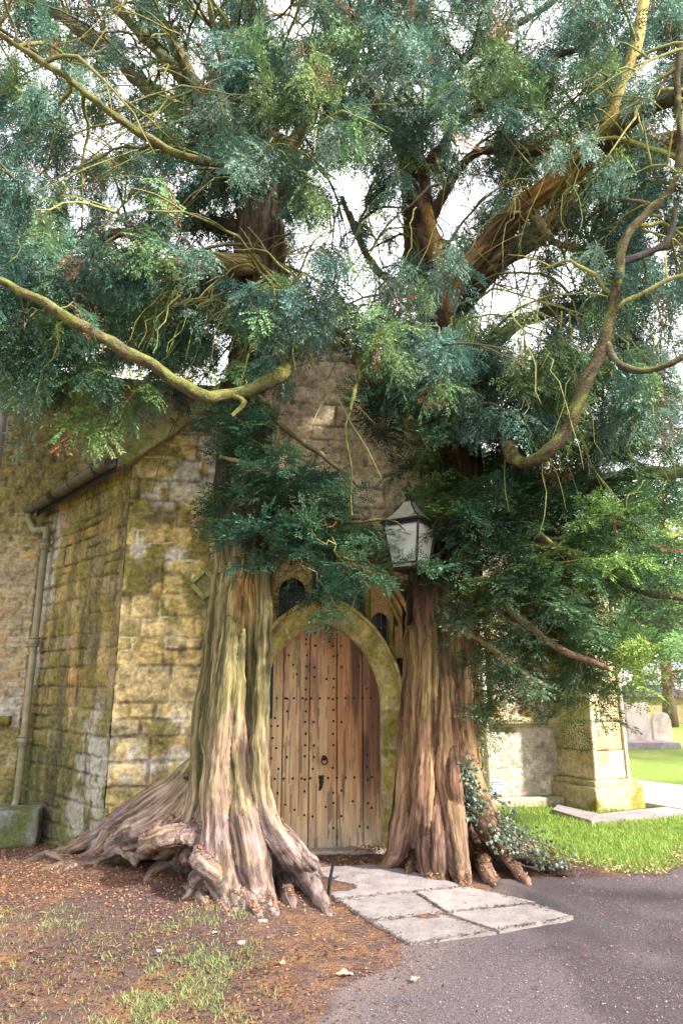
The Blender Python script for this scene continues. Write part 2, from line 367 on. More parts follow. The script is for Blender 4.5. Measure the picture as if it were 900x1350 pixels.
# church walls
W0 = EE-(EE-CORN)*0; WD = np.array([2.0, 10.12, 0])-np.array([-3.95, 8.78, 0]); WL = np.linalg.norm(WD); WX = WD/WL; WN = np.array([WX[1], -WX[0], 0])
def wframe(U, Z, H): return EE+np.outer(U, WX)+np.outer(Z, ZX)+np.outer(H, WN)
def col_church(U, Z, ident, dist, body, r1, r2, r3, ero, big, med, fine):
    b = cmix(np.tile(c3(.42, .32, .17), (len(U), 1)), c3(.38, .33, .26), r1); b = cmix(b, ORG, (r2 > .75)*.55); b = cmix(b, GREY*.8, (r3 > .8)*.5)
    c = cmix(np.tile(c3(.36, .29, .18), (len(U), 1)), b, sst(0, .8, body)*.8)
    c = cmix(c, MOSS*1.2, .6*sst(.45, .65, fbm(np.c_[U, Z, U*0]*1.3, 4, 51)+.15*sst(3, 4.5, Z)-.05))
    c = cmix(c, WHT*.7, .7*(1-sst(.3, .6, np.abs(Z-1.2)+(med-.5)*1.2))*sst(.45, .6, fbm(np.c_[U, Z, U*0]*3, 3, 52)))
    c = cmix(c, GRN, .6*(1-sst(.15, .7, Z+.8*(med-.5))))
    return c*(.7+.6*med[:, None])
me = wall_mesh('church_wall', -3.2, 2.6, -.1, 5.9, wframe, 37, (.07, .15), (.12, .35), col_church, depth=.012, rough=.02, step=.018)
child('church_wall', me, mt_stone, church)
def col_right(U, Z, ident, dist, body, r1, r2, r3, ero, big, med, fine):
    b = cmix(np.tile(c3(.62, .55, .44), (len(U), 1)), c3(.5, .44, .36), r1); b = cmix(b, c3(.6, .4, .2), (r2 > .85)*.5)
    c = cmix(np.tile(c3(.55, .5, .42), (len(U), 1)), b, sst(0, .8, body))
    c = cmix(c, GREY, .5*sst(.52, .66, fbm(np.c_[U*2, Z*2, U*0]*2, 4, 61)))
    return c*(.75+.5*med[:, None])
me = wall_mesh('church_wall', 3.0, WL+1.4, -.1, 5.2, wframe, 43, (.14, .26), (.2, .6), col_right, depth=.01, rough=.02, step=.022)
child('church_wall', me, mt_stone, church)
def stone_box(mb, c, sx, sy, sz, ax, col, taper=1.0): mb.box(c, sx, sy, sz, ax, col, taper)
def rough_stone(name, parts, col, seed=0, cuts=None, amp=.012, stepm=.03):
    """boxes subdivided, eroded; parts: (centre, sx, sy, sz, axes)"""
    import bmesh
    bm = bmesh.new()
    for (c, sx, sy, sz, ax) in parts:
        mb = MB(); mb.box(c, sx, sy, sz, ax); me = mb.mesh('t'); bm.from_mesh(me); bpy.data.meshes.remove(me)
    for _ in range(9):
        es = [e for e in bm.edges if e.calc_length() > stepm*2]
        if not es or len(bm.verts) > 60000: break
        bmesh.ops.subdivide_edges(bm, edges=es, cuts=1, use_grid_fill=True)
    bmesh.ops.triangulate(bm, faces=[f for f in bm.faces if len(f.verts) > 4])
    bm.normal_update(); V = np.array([v.co[:] for v in bm.verts]); N = np.array([v.normal[:] for v in bm.verts])
    V = V+N*((fbm(V*9, 4, seed)-.55)*amp*3)[:, None]
    for v, p in zip(bm.verts, V): v.co = p
    me = bpy.data.meshes.new(name); bm.to_mesh(me); bm.free()
    for p in me.polygons: p.use_smooth = True
    m1 = fbm(V*3, 4, seed+3)[:, None]; m2 = fbm(V*14, 3, seed+4)[:, None]
    c = np.asarray(col[0])[None]*(1-m1)+np.asarray(col[1])[None]*m1
    if len(col) > 2: c = c+(np.asarray(col[2])[None]-c)*sst(.5, .62, fbm(V*2.5, 4, seed+7))[:, None]
    c = c*(.7+.6*m2)
    while me.attributes.get('Col'): me.attributes.remove(me.attributes.get('Col'))
    a = me.attributes.new('Col', 'FLOAT_COLOR', 'POINT'); a.data.foreach_set('color', np.c_[np.clip(c, 0, 1), np.ones(len(V))].astype(np.float32).ravel())
    return me
AXW = np.array([WX, -WN, ZX])
pc = wframe(np.array([WL+.05]), np.array([1.16]), np.array([.05]))[0]
child('string_course', rough_stone('string_course', [(pc+ZX*.0, 2.6, .14, .09, AXW), (pc-ZX*.07+WN*-.03, 2.6, .08, .06, AXW)], (CREAM*.9, OCH*.9, GREY), 3), mt_stone, church)
pc = wframe(np.array([-1.3]), np.array([1.22]), np.array([.03]))[0]
child('string_course', rough_stone('string_course', [(pc, 2.4, .12, .1, AXW)], (OCH*.8, MOSS, MOSS), 4), mt_stone, church)
# sloping panel divisions of the tomb recess on the right wall
mb_ = []
for uu in (WL+.18, WL+.72): mb_.append((wframe(np.array([uu]), np.array([2.0]), np.array([.03]))[0], .1, .1, 1.6, AXW))
child('wall_shaft', rough_stone('wall_shaft', mb_, (OCH, CREAM, OCH), 8), mt_stone, church)
pc = wframe(np.array([WL+.1]), np.array([.05]), np.array([.12]))[0]
child('wall_footing', rough_stone('wall_footing', [(pc, 2.6, .22, .2, AXW)], (GREY, CREAM*.8), 9), mt_stone, church)
# air vent
pc = wframe(np.array([WL+.16]), np.array([.28]), np.array([.045]))[0]
mb = MB(); mb.box(pc, .2, .02, .2, AXW, (.4, .42, .48))
for i in range(6): mb.box(pc+ZX*(-.075+i*.03)+WN*.016, .18, .015, .012, AXW, (.5, .52, .58))
child('air_vent', mb.mesh('air_vent'), M('vent_metal', attr=True, rough=.5, var=.1, bump=0), church)
# corner buttress
bx = np.array([.905, .42, 0]); bx /= np.linalg.norm(bx); by = np.array([-bx[1], bx[0], 0]); AXB = np.array([bx, by, ZX])
bc = np.array([3.36, 9.72, 0])+bx*.33+by*.42
BUTC = (c3(.55, .44, .24), CREAM*1.0, c3(.46, .35, .18))
child('buttress', rough_stone('buttress', [(bc+ZX*(.40+.19+.375*k), .62-.012*(k % 2), .84-.014*((k*3) % 4)/2, .368, AXB) for k in range(8)], BUTC, 12, amp=.006, stepm=.045), mt_stone, church)
child('buttress_plinth', rough_stone('buttress_plinth', [(bc+ZX*.16, .86, 1.08, .34, AXB), (bc+ZX*.36, .76, .98, .1, AXB)], (CREAM*.8, OCH*.8, MOSS*1.5), 13, amp=.01), mt_stone, church)
mb_ = []
for s in (-1, 1): mb_.append((bc+bx*s*.29-by*.42+ZX*1.6, .05, .05, 2.4, AXB))
child('buttress_moulding', rough_stone('buttress_moulding', mb_, BUTC, 14, amp=.004), mt_stone, church)
child('buttress_cap', rough_stone('buttress_cap', [(bc+ZX*3.45, .78, 1.0, .14, AXB)], BUTC, 15, amp=.006), mt_stone, church)

# outer arch mouldings
def col_arch(V, s, f, rnd, j):
    n = len(V); b = cmix(np.tile(c3(.55, .37, .12), (n, 1)), c3(.5, .42, .2), rnd); q = V*1.0
    b = cmix(b, MOSS*1.2, .75*sst(.45, .62, fbm(q*3, 4, 91)+.1*(rnd-.5)+.25*(1-sst(.9, 1.8, V[:, 2]))))
    b = cmix(b, ORG*1.2, .5*sst(.5, .65, fbm(q*4, 3, 93)))
    b = cmix(b, CREAM, j*.6); return b*(.7+.6*fbm(q*14, 3, 94))[:, None]
child('outer_arch', band('outer_arch', big_in, big_out, [(0, -.28), (0, -.10), (.12, -.06), (.2, -.11), (.3, -.11), (.38, -.02), (.5, .0), (.56, -.05), (.62, -.05), (.70, .03), (.86, .07), (.96, .05), (1.0, -.01), (1.06, -.03)], col_arch, seed=5), mt_stone, church)
def col_darch(V, s, f, rnd, j):
    n = len(V); b = cmix(np.tile(c3(.56, .43, .12), (n, 1)), c3(.50, .44, .16), rnd); q = V*1.0
    b = cmix(b, MOSS*1.3, .55*sst(.5, .6, fbm(q*4, 4, 96))+.5*(1-sst(.8, 1.5, V[:, 2])))
    b = cmix(b, CREAM*.8, .9*sst(.55, .62, fbm(q*7, 4, 98))*.5); b = cmix(b, c3(.62, .56, .36), j*.9)
    b = cmix(b, CREAM*.7, .4*(f < .12)); return b*(.65+.7*fbm(q*16, 3, 97))[:, None]
child('door_arch', band('door_arch', door_in, door_out, [(0, -.40), (0, -.20), (.3, -.11), (.34, -.10), (.8, -.09), (1.0, -.10)], col_darch, seed=9, joint=.41), mt_stone, church)
child('arch_ledge', band('arch_ledge', door_out, ledge, [(0, -.12), (0.1, -.045), (.7, -.03), (1.0, -.08), (1.1, -.28)], col_darch, seed=12, joint=.6), mt_stone, church)
# glazed tympanum
def clipz(u, arch):     # height of arch at u
    x = abs(u-UC); return arch.sp+math.sqrt(max(arch.R**2-(x+arch.c)**2, 0)) if x < arch.w else arch.sp
mull = [-.86, -.55, -.19, .15, .46, .72, .9]
stc = (.50, .36, .15)
for u in mull:
    za = max(clipz(u, ledge)-.04, 1.2); zb = clipz(u, big_in)+.05
    if zb-za < .1: continue
    child('mullion', rough_stone('mullion', [(W(u, (za+zb)/2, -.17), .06, .12, zb-za, np.array([UX, -NX, ZX])), (W(u, (za+zb)/2, -.105), .03, .03, zb-za, np.array([UX, -NX, ZX]))], (c3(*stc), c3(*stc)*.7, MOSS*1.5), 21, amp=.003), mt_stone, church)
for a, b in zip(mull[:-1], mull[1:]):
    um = (a+b)/2; za = max(min(clipz(a, ledge), clipz(b, ledge))-.05, 1.2); zb = min(clipz(a, big_in), clipz(b, big_in))
    if um < -.7 or um > .78 or zb-za < .12: za = 1.3
    # tracery head: a pointed cusp plate
    hw = (b-a)/2-.02; zs = zb-hw*1.1-.02; mb = MB(); K = 10
    prof = [(um-hw, zs)]+[(um-hw+hw*(1-math.cos(t))*1.0, zs+hw*1.15*math.sin(t)) for t in np.linspace(0, 1.25, K)]
    left = [(um-hw*math.cos(t)**1.2, zs+hw*1.15*math.sin(t)**.9) for t in np.linspace(0, math.pi/2, K)]
    curve = left+[(2*um-x, z) for x, z in left[::-1]][1:]
    top = zb+.3
    for i in range(len(curve)-1):
        (x0, z0), (x1, z1) = curve[i], curve[i+1]
        Vv = [W(x0, z0, -.12), W(x1, z1, -.12), W(x1, top, -.12), W(x0, top, -.12), W(x0, z0, -.2), W(x1, z1, -.2), W(x1, top, -.2), W(x0, top, -.2)]
        mb.add(Vv, [(0, 1, 2, 3), (7, 6, 5, 4), (0, 4, 5, 1), (2, 6, 7, 3)], stc)
    mb.tube([W(x, z-.012, -.125) for x, z in curve], .014, 6, stc)
    t_ = child('tracery', mb.mesh('tracery', False), mt_stone, church)
    wdw = MB(); wdw.box(W(um, (za+zb+.2)/2, -.215), (b-a), .008, zb+.2-za, np.array([UX, -NX, ZX])); wo = child('window_light', wdw.mesh('window_light'), mt_dglass, church)
    ld = MB(); nx = 3
    for k in range(nx+1):
        x = lerp(a+.035, b-.035, k/nx)
        zl = np.arange(za, zb+.1, .11); pts = []
        for i, z in enumerate(zl):
            ph = (i+k) % 2; pts.append(W(x, z, -.207))
        if len(pts) > 1: ld.tube(pts, .005, 4, cap=False)
    wv = (b-a-.07)/nx
    for k in range(nx):
        x = lerp(a+.035, b-.035, (k+.5)/nx)
        for i, z in enumerate(np.arange(za+.08, zb+.1, .24)):
            ld.tube([W(x-wv/2, z, -.207), W(x, z+.045, -.207), W(x+wv/2, z, -.207)], .005, 4, cap=False)
    lo = child('window_leading', ld.mesh('window_leading'), mt_lead, wo)
# hood stop: carved lozenge on the left
c = W(-1.30, 2.66, .05); mb = MB()
for a_ in (45, -45):
    d = UX*math.cos(R(a_))+ZX*math.sin(R(a_)); e = -UX*math.sin(R(a_))+ZX*math.cos(R(a_))
    for s in (-1, 1): mb.box(c+e*s*.10, .24, .08, .045, np.array([d, -NX, e]), (.3, .3, .12))
mb.box(c-NX*.01, .17, .04, .17, np.array([(UX+ZX)/math.sqrt(2), -NX, (ZX-UX)/math.sqrt(2)]), (.2, .2, .08))
child('hood_stop', mb.mesh('hood_stop'), mt_stone, church)

# door -----------------------------------------------------------------------
doorN = -.24
seams = [-.72, -.438, -.157, .135, .414, .66]
door = None
rd = np.random.default_rng(4)
def plank(i, a, b):
    step = .012; nu = max(int((b-a)/step), 6); nz = 210
    uu, zz = np.meshgrid(np.linspace(a+.004, b-.004, nu), np.linspace(.03, 2.36, nz)); U = uu.ravel(); Z = zz.ravel()
    e = np.minimum(U-(a+.004), (b-.004)-U)
    q = np.c_[U*22, Z*1.1, U*0+i*7.7]; g = fbm(q, 4, 60+i)
    Hh = doorN-.012*(1-sst(0, .012, e))+(g-.5)*.007-.004*(fbm(np.c_[U*60, Z*2, U*0+i], 2, 3) > .7)
    col = cmix(np.tile(c3(.43, .27, .15), (len(U), 1)), c3(.55, .40, .22), sst(.4, .65, g))
    red = np.clip(sst(-.25, .2, U)*sst(.3, 1.1, Z+.5*(fbm(np.c_[U*4, Z*1.2, U*0], 3, 8)-.5))+.75*sst(1.9, 2.25, Z), 0, 1)
    col = cmix(col, c3(.32, .13, .045), red*.8*(.6+.6*g)); col = cmix(col, c3(.38, .2, .13), .5*(1-red)*sst(1.2, 1.7, Z))
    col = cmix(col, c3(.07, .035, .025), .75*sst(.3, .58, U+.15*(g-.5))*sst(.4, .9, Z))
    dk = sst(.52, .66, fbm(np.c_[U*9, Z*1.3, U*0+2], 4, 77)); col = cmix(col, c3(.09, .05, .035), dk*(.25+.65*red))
    col = cmix(col, c3(.5, .42, .18), .4*sst(.5, .62, fbm(np.c_[U*7, Z*1.0, U*0+5], 3, 78))*(1-red)*sst(.4, .7, Z))
    col = cmix(col, c3(.42, .36, .3), .5*(1-sst(.05, .4, Z+.3*(g-.5))))
    col = cmix(col, c3(.12, .08, .06), .7*(fbm(np.c_[U*50, Z*2.2, U*0+i*3], 3, 79) > .66))
    keep = door_in.inside(U, Z, .05)
    idx = np.arange(len(U)).reshape(nz, nu); F = np.stack([idx[:-1, :-1], idx[:-1, 1:], idx[1:, 1:], idx[1:, :-1]], -1).reshape(-1, 4)
    F = F[keep[F].all(axis=1)]
    V = D0+np.outer(U, UX)+np.outer(Z, ZX)+np.outer(Hh, NX)
    return mesh_np('plank', V, F, col)
mb = MB()
# dark backing boards follow the arch
pp = door_in.pts(24, 0, 4); ctr = W(UC, 1.2, doorN-.05)
Vb = [W(u, z, doorN-.03) for u, z in pp]; mb.add(Vb+[ctr+NX*.02], [(i, i+1, len(Vb)) for i in range(len(Vb)-1)], (.02, .015, .01))
door = child('door', mb.mesh('door'), mt_wood, church)
door['label'] = 'studded oak plank door with pointed head and iron ring'
def child2(name, me, m, par):
    o = obj(name, me, m, par); o.location = (0, 0, 0); o.matrix_parent_inverse.identity(); return o
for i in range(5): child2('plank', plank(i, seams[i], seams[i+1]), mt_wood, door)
sm = MB(); ring = [(0, 0)]; nn = 8
Vs = [W(0, 0, doorN+.011)-D0]; 
for rr, hh in ((.006, .010), (.0105, .006), (.0125, 0.0)):
    for k in range(nn):
        t = 2*math.pi*k/nn+.3; Vs.append(UX*rr*math.cos(t)+ZX*rr*math.sin(t)+NX*(doorN+hh))
Fs = [(0, 1+k, 1+(k+1) % nn) for k in range(nn)]
for r_ in range(2):
    for k in range(nn): Fs.append((1+r_*nn+k, 1+(r_+1)*nn+k, 1+(r_+1)*nn+(k+1) % nn, 1+r_*nn+(k+1) % nn))
sm.add(Vs, Fs, (.02, .02, .02)); stud_me = sm.mesh('stud', True); stud_me.materials.append(mt_iron)
studs = []
for z in (1.50, .70): studs += [(u, z) for u in np.arange(-.60, .6, .092)]
for sx in seams[1:5]:
    for s in (-.04, .045):
        for z in np.arange(.22, 2.2, .115 if s > 0 or sx < .2 else .2):
            if rd.random() < (.72 if abs(sx+.157) < .01 or (abs(sx-.135) < .01 and s < 0) else .36): studs.append((sx+s+rd.uniform(-.006, .006), z+rd.uniform(-.012, .012)))
for z, u in ((1.3, -.52), (1.22, -.56), (1.22, -.49), (1.1, -.54), (1.0, -.5), (.9, -.55), (.45, -.5), (.4, -.3), (.42, .02), (.47, .3), (.4, .5), (1.85, -.34), (1.75, -.3), (2.05, -.1), (2.12, -.2), (2.1, .05), (1.95, .14), (1.7, .02)): studs.append((u, z))
studs = [q for q in studs if door_in.inside(np.array([q[0]]), np.array([q[1]]), -.02)[0]]
rd.shuffle(studs)
for (u, z) in studs[:100]:
    o = bpy.data.objects.new('stud', stud_me); COL.objects.link(o); o.parent = door; o.location = W(u, z, 0)
mb = MB()
cz = W(.0, .90, doorN+.012); mb.tube([cz-NX*.005, cz+NX*.02], .026, 12, (.02, .02, .02)); mb.tube([cz+NX*.02, cz+NX*.035], .014, 8)
pts = [cz+NX*.03+UX*.030*math.sin(t)+ZX*(-.028+.036*math.cos(t)) for t in np.linspace(0, 2*math.pi, 22)]; mb.tube(pts, .0075, 6)
child2('door_ring', mb.mesh('door_ring', True), mt_iron, door)
mb = MB(); kz = W(-.03, .66, doorN+.006)
mb.box(kz, .03, .01, .12, np.array([UX, -NX, ZX])); mb.box(kz+ZX*.05, .055, .01, .035, np.array([UX, -NX, ZX])); mb.box(kz-ZX*.06-UX*.012, .025, .01, .04, np.array([UX, -NX, ZX]))
mb.tube([kz+NX*.004+UX*.03*math.sin(t)*.6+ZX*(.01+.05*math.cos(t)) for t in np.linspace(0, 5, 12)], .006, 6)
child2('keyhole_plate', mb.mesh('keyhole_plate'), mt_iron, door)
for o in door.children:
    if o.name.split('.')[0] != 'stud': o.location = (0, 0, 0)
# the door object itself was shifted by -church.location; its mesh and children are in world coordinates
# threshold
child('door_step', rough_stone('door_step', [(W(0, -.03, -.3), 1.35, .5, .14, np.array([UX, -NX, ZX]))], (c3(.34, .29, .26), c3(.42, .37, .33), c3(.3, .26, .22)), 31, amp=.006), mt_stone, church)

# gable coping, roof, gutter, downpipe ---------------------------------------
AP = W(GAP[0], GAP[1]+.10, .02); K0 = W(UL-.10, 3.98, .02); K1 = W(UR+.12, gable(np.array([UR]))[0]+.02, .02)
def cop(p, q):
    d = q-p; L = np.linalg.norm(d); d /= L; e = np.cross(d, NX); e = e if e[2] > 0 else -e; out = []
    k = max(int(L/.62), 1)
    for i in range(k):
        out.append((p+d*L*(i+.5)/k-NX*.12+e*(.01*((i*7) % 3-1)), L/k-.006, .42, .17, np.array([d, -NX, e])))
    return out
child('gable_coping', rough_stone('gable_coping', cop(K0, AP)+cop(AP, K1), (c3(.45, .41, .24), c3(.28, .27, .10), c3(.2, .22, .07)), 41, amp=.012), mt_stone, church)
# roof plane (left slope), stone slates as stepped courses
e0 = W(UL-.12, 3.97, -.25); e1 = EE+SN*.12-SX*.0+ZX*3.97; r0 = W(GAP[0], GAP[1], -.25); r1 = r0+back*2.6
nu, nv = 150, 170; uu, vv = np.meshgrid(np.linspace(0, 1, nu), np.linspace(0, 1, nv)); a_ = uu.ravel()[:, None]; b_ = vv.ravel()[:, None]
Pq = (e0*(1-a_)+e1*a_)*(1-b_)+(r0*(1-a_)+r1*a_)*b_
crs = b_[:, 0]*13; fr = crs-np.floor(crs); cu = a_[:, 0]*9+np.floor(crs)*.47; du_ = np.abs(cu-np.round(cu))
hh = .035*(1-fr)+(fbm(Pq*6, 3, 5)-.5)*.07-.02*(1-sst(0, .05, du_)); Pq = Pq+np.outer(hh, [-.4, -.2, .85])
nz_ = fbm(Pq*2.2, 4, 6)
rc = cmix(np.tile(c3(.10, .125, .05), (len(Pq), 1)), c3(.2, .17, .12), sst(.5, .65, nz_)); rc = cmix(rc, c3(.16, .07, .04), (1-sst(.01, .07, b_[:, 0]))*.9)
idx = np.arange(nu*nv).reshape(nv, nu); F = np.stack([idx[:-1, :-1], idx[:-1, 1:], idx[1:, 1:], idx[1:, :-1]], -1).reshape(-1, 4)
roof = child('porch_roof', mesh_np('porch_roof', Pq, F, rc*(.7+.6*fbm(Pq*20, 2, 8))[:, None]), M('mossy_roof', attr=True, rough=.95, spec=.1, scale=30, var=.4, bump=.9, bscale=60, bdist=.02), church)
q1 = W(UR+.12, 4.4, -.25); q2 = q1+back*2.6; mb = MB(); mb.add([r0, q1, q2, r1], [(0, 1, 2, 3)], (.1, .11, .06)); child('porch_roof', mb.mesh('porch_roof'), roof.data.materials[0], church)
# gutter: half round channel
gs = e0+SN*.13-ZX*.04+NX*.30-SX*.02; ge = e1+SN*.07-ZX*.10; gd = (ge-gs)/np.linalg.norm(ge-gs)
def chan(p, q, r, t=.012, n=10, seg=30):
    d = (q-p)/np.linalg.norm(q-p); sid = np.cross(d, ZX); V = []; Fc = []
    for i in range(seg+1):
        c_ = p+(q-p)*i/seg
        for rr in (r, r-t):
            for k in range(n+1):
                an = math.pi*k/n; V.append(c_+sid*rr*math.cos(an)-ZX*rr*math.sin(an))
    m = 2*(n+1)
    for i in range(seg):
        for k in range(n):
            Fc.append((i*m+k, i*m+k+1, (i+1)*m+k+1, (i+1)*m+k)); Fc.append((i*m+n+1+k+1, i*m+n+1+k, (i+1)*m+n+1+k, (i+1)*m+n+1+k+1))
    for i in (0, seg):
        for k in range(n): Fc.append((i*m+k, i*m+k+1, i*m+n+1+k+1, i*m+n+1+k))
    return V, Fc
mb = MB(); mb.add(*chan(gs, ge, .075)); cp_ = chan(gs-gd*.006, gs+gd*.006, .078, .07, 10, 1); mb.add(*cp_)
gut = child('gutter', mb.mesh('gutter', True), M('old_gutter_paint', (.075, .062, .045), rough=.6, scale=8, var=.5, bump=.4), church)
bk = MB()
for t in (.12, .4, .62, .86):
    c_ = gs+(ge-gs)*t; V, Fc = chan(c_-gd*.006, c_+gd*.006, .080, .006, 10, 1); bk.add(V, Fc)
bk.add(*chan(gs+(ge-gs)*.6, gs+(ge-gs)*.66, .083, .006, 10, 1))
child2('gutter_bracket', bk.mesh('gutter_bracket', True), mt_iron, gut)
# fascia board
fm = MB(); fm.box((gs+ge)/2-SN*.10+ZX*.0, np.linalg.norm(ge-gs)-.1, .025, .14, np.array([gd, SN, ZX]), (.05, .04, .03)); child('fascia', fm.mesh('fascia'), mt_slate, church)
# litter in the gutter
nl = 1600; t = rng.random(nl); c_ = gs+(ge-gs)*t[:, None]+np.c_[rng.normal(0, .03, nl), rng.normal(0, .03, nl), np.abs(rng.normal(0, .022, nl))+.0]
def quads(c, L, Wd, col, tilt=.5, seed=0, updir=None):
    r = np.random.default_rng(seed); n = len(c); a = r.uniform(0, 2*math.pi, n); d = np.c_[np.cos(a), np.sin(a), r.normal(0, tilt, n)]; d /= np.linalg.norm(d, axis=1)[:, None]
    s_ = np.c_[-np.sin(a), np.cos(a), r.normal(0, tilt, n)]; s_ /= np.linalg.norm(s_, axis=1)[:, None]
    L = np.broadcast_to(L, n)[:, None]; Wd = np.broadcast_to(Wd, n)[:, None]
    V = np.stack([c-d*L/2, c+s_*Wd/2+np.array([0, 0, .2])*Wd, c+d*L/2, c-s_*Wd/2], 1).reshape(-1, 3)
    F = np.arange(4*n).reshape(n, 4); return V, F, np.repeat(col, 4, axis=0)
lc = np.array([(.22, .07, .03), (.12, .05, .03), (.3, .14, .06), (.07, .04, .03), (.18, .03, .02)])
V, F, cc = quads(c_, .04, .014, lc[rng.integers(0, 5, nl)], .6, 3)
child2('gutter_litter', mesh_np('gutter_litter', V, F, cc, smooth=False), mt_lit, gut)['kind'] = 'stuff'
for o in gut.children: o.location = (0, 0, 0)
# downpipe
dp = P(62, 700, 8.35); bt = np.array([dp[0], dp[1], .32]); g0 = gs+(ge-gs)*.985-ZX*.07
mb = MB(); pth = [g0, g0-ZX*.07, g0-ZX*.14+(dp-g0)*.35, dp+ZX*.02, dp-ZX*.12]; pth = [np.array(p) for p in pth]
sp = []
for i in range(len(pth)-1):
    for k in range(5): sp.append(lerp(pth[i], pth[i+1], k/5))
sp.append(pth[-1]); mb.tube(np.array(sp), .042, 12); mb.tube([dp-ZX*.1, bt+ZX*.05, bt-NX*.02], .042, 14)
mb.tube([bt+ZX*.05, bt-ZX*.03+NX*.08], .043, 12)
pipe = child('downpipe', mb.mesh('downpipe', True), mt_pipe, church)
for zf in (.02, .42, .8):
    p = lerp(dp-ZX*.12, bt+ZX*.1, zf); mb = MB(); mb.tube([p-ZX*.05, p+ZX*.05], .056, 14); mb.tube([p+ZX*.035, p+ZX*.055], .064, 14); mb.tube([p-ZX*.055, p-ZX*.04], .06, 14)
    mb.box(p+NX*-.03, .17, .02, .04, np.array([UX, -NX, ZX])); child2('pipe_bracket', mb.mesh('pipe_bracket', True), mt_pipe, pipe)
for o in pipe.children: o.location = (0, 0, 0)
q = P(2, 560, 8.2); mb = MB(); mb.tube([q+ZX*1.2, q-ZX*.75], .06, 14); mb.tube([q+ZX*.62, q+ZX*.72], .075, 14)
child('downpipe', mb.mesh('downpipe', True), M('pale_pipe', (.34, .34, .34), rough=.5, var=.2, bump=0), church)
q = wframe(np.array([WL+.0]), np.array([0]), np.array([.08]))[0]; mb = MB(); mb.tube([q+ZX*.1, q+ZX*3.5], .045, 12, None); 
child('downpipe', mb.mesh('downpipe', True), M('cream_pipe', (.6, .56, .42), rough=.5, var=.2, bump=0), church)

# ---------------------------------------------------------------- yew trunks: strands fused into one skin
def dense(pts, radii, step=.05):
    Q = np.array([pt(p) if len(p) == 3 else p for p in pts]); n = len(Q); out = []; rr = []
    ext = np.vstack([2*Q[0]-Q[1], Q, 2*Q[-1]-Q[-2]])
    for i in range(n-1):
        p0, p1, p2, p3 = ext[i:i+4]; k = max(int(np.linalg.norm(p2-p1)/step), 2)
        for t in np.arange(k)/k:
            out.append(.5*((2*p1)+(-p0+p2)*t+(2*p0-5*p1+4*p2-p3)*t*t+(-p0+3*p1-3*p2+p3)*t**3)); rr.append(lerp(radii[i], radii[i+1], t))
    out.append(Q[-1]); rr.append(radii[-1]); return np.array(out), np.array(rr)
def frames(Pn):
    T = np.gradient(Pn, axis=0); T /= np.linalg.norm(T, axis=1)[:, None]+1e-9
    up = np.array([0, 1., 0]) if abs(T[0][2]) > .7 else ZX; N = [np.cross(T[0], up)]; N[0] /= np.linalg.norm(N[0])
    for i in range(1, len(Pn)):
        v = N[-1]-T[i]*N[-1].dot(T[i]); N.append(v/np.linalg.norm(v))
    N = np.array(N); B = np.cross(T, N); return T, N, B
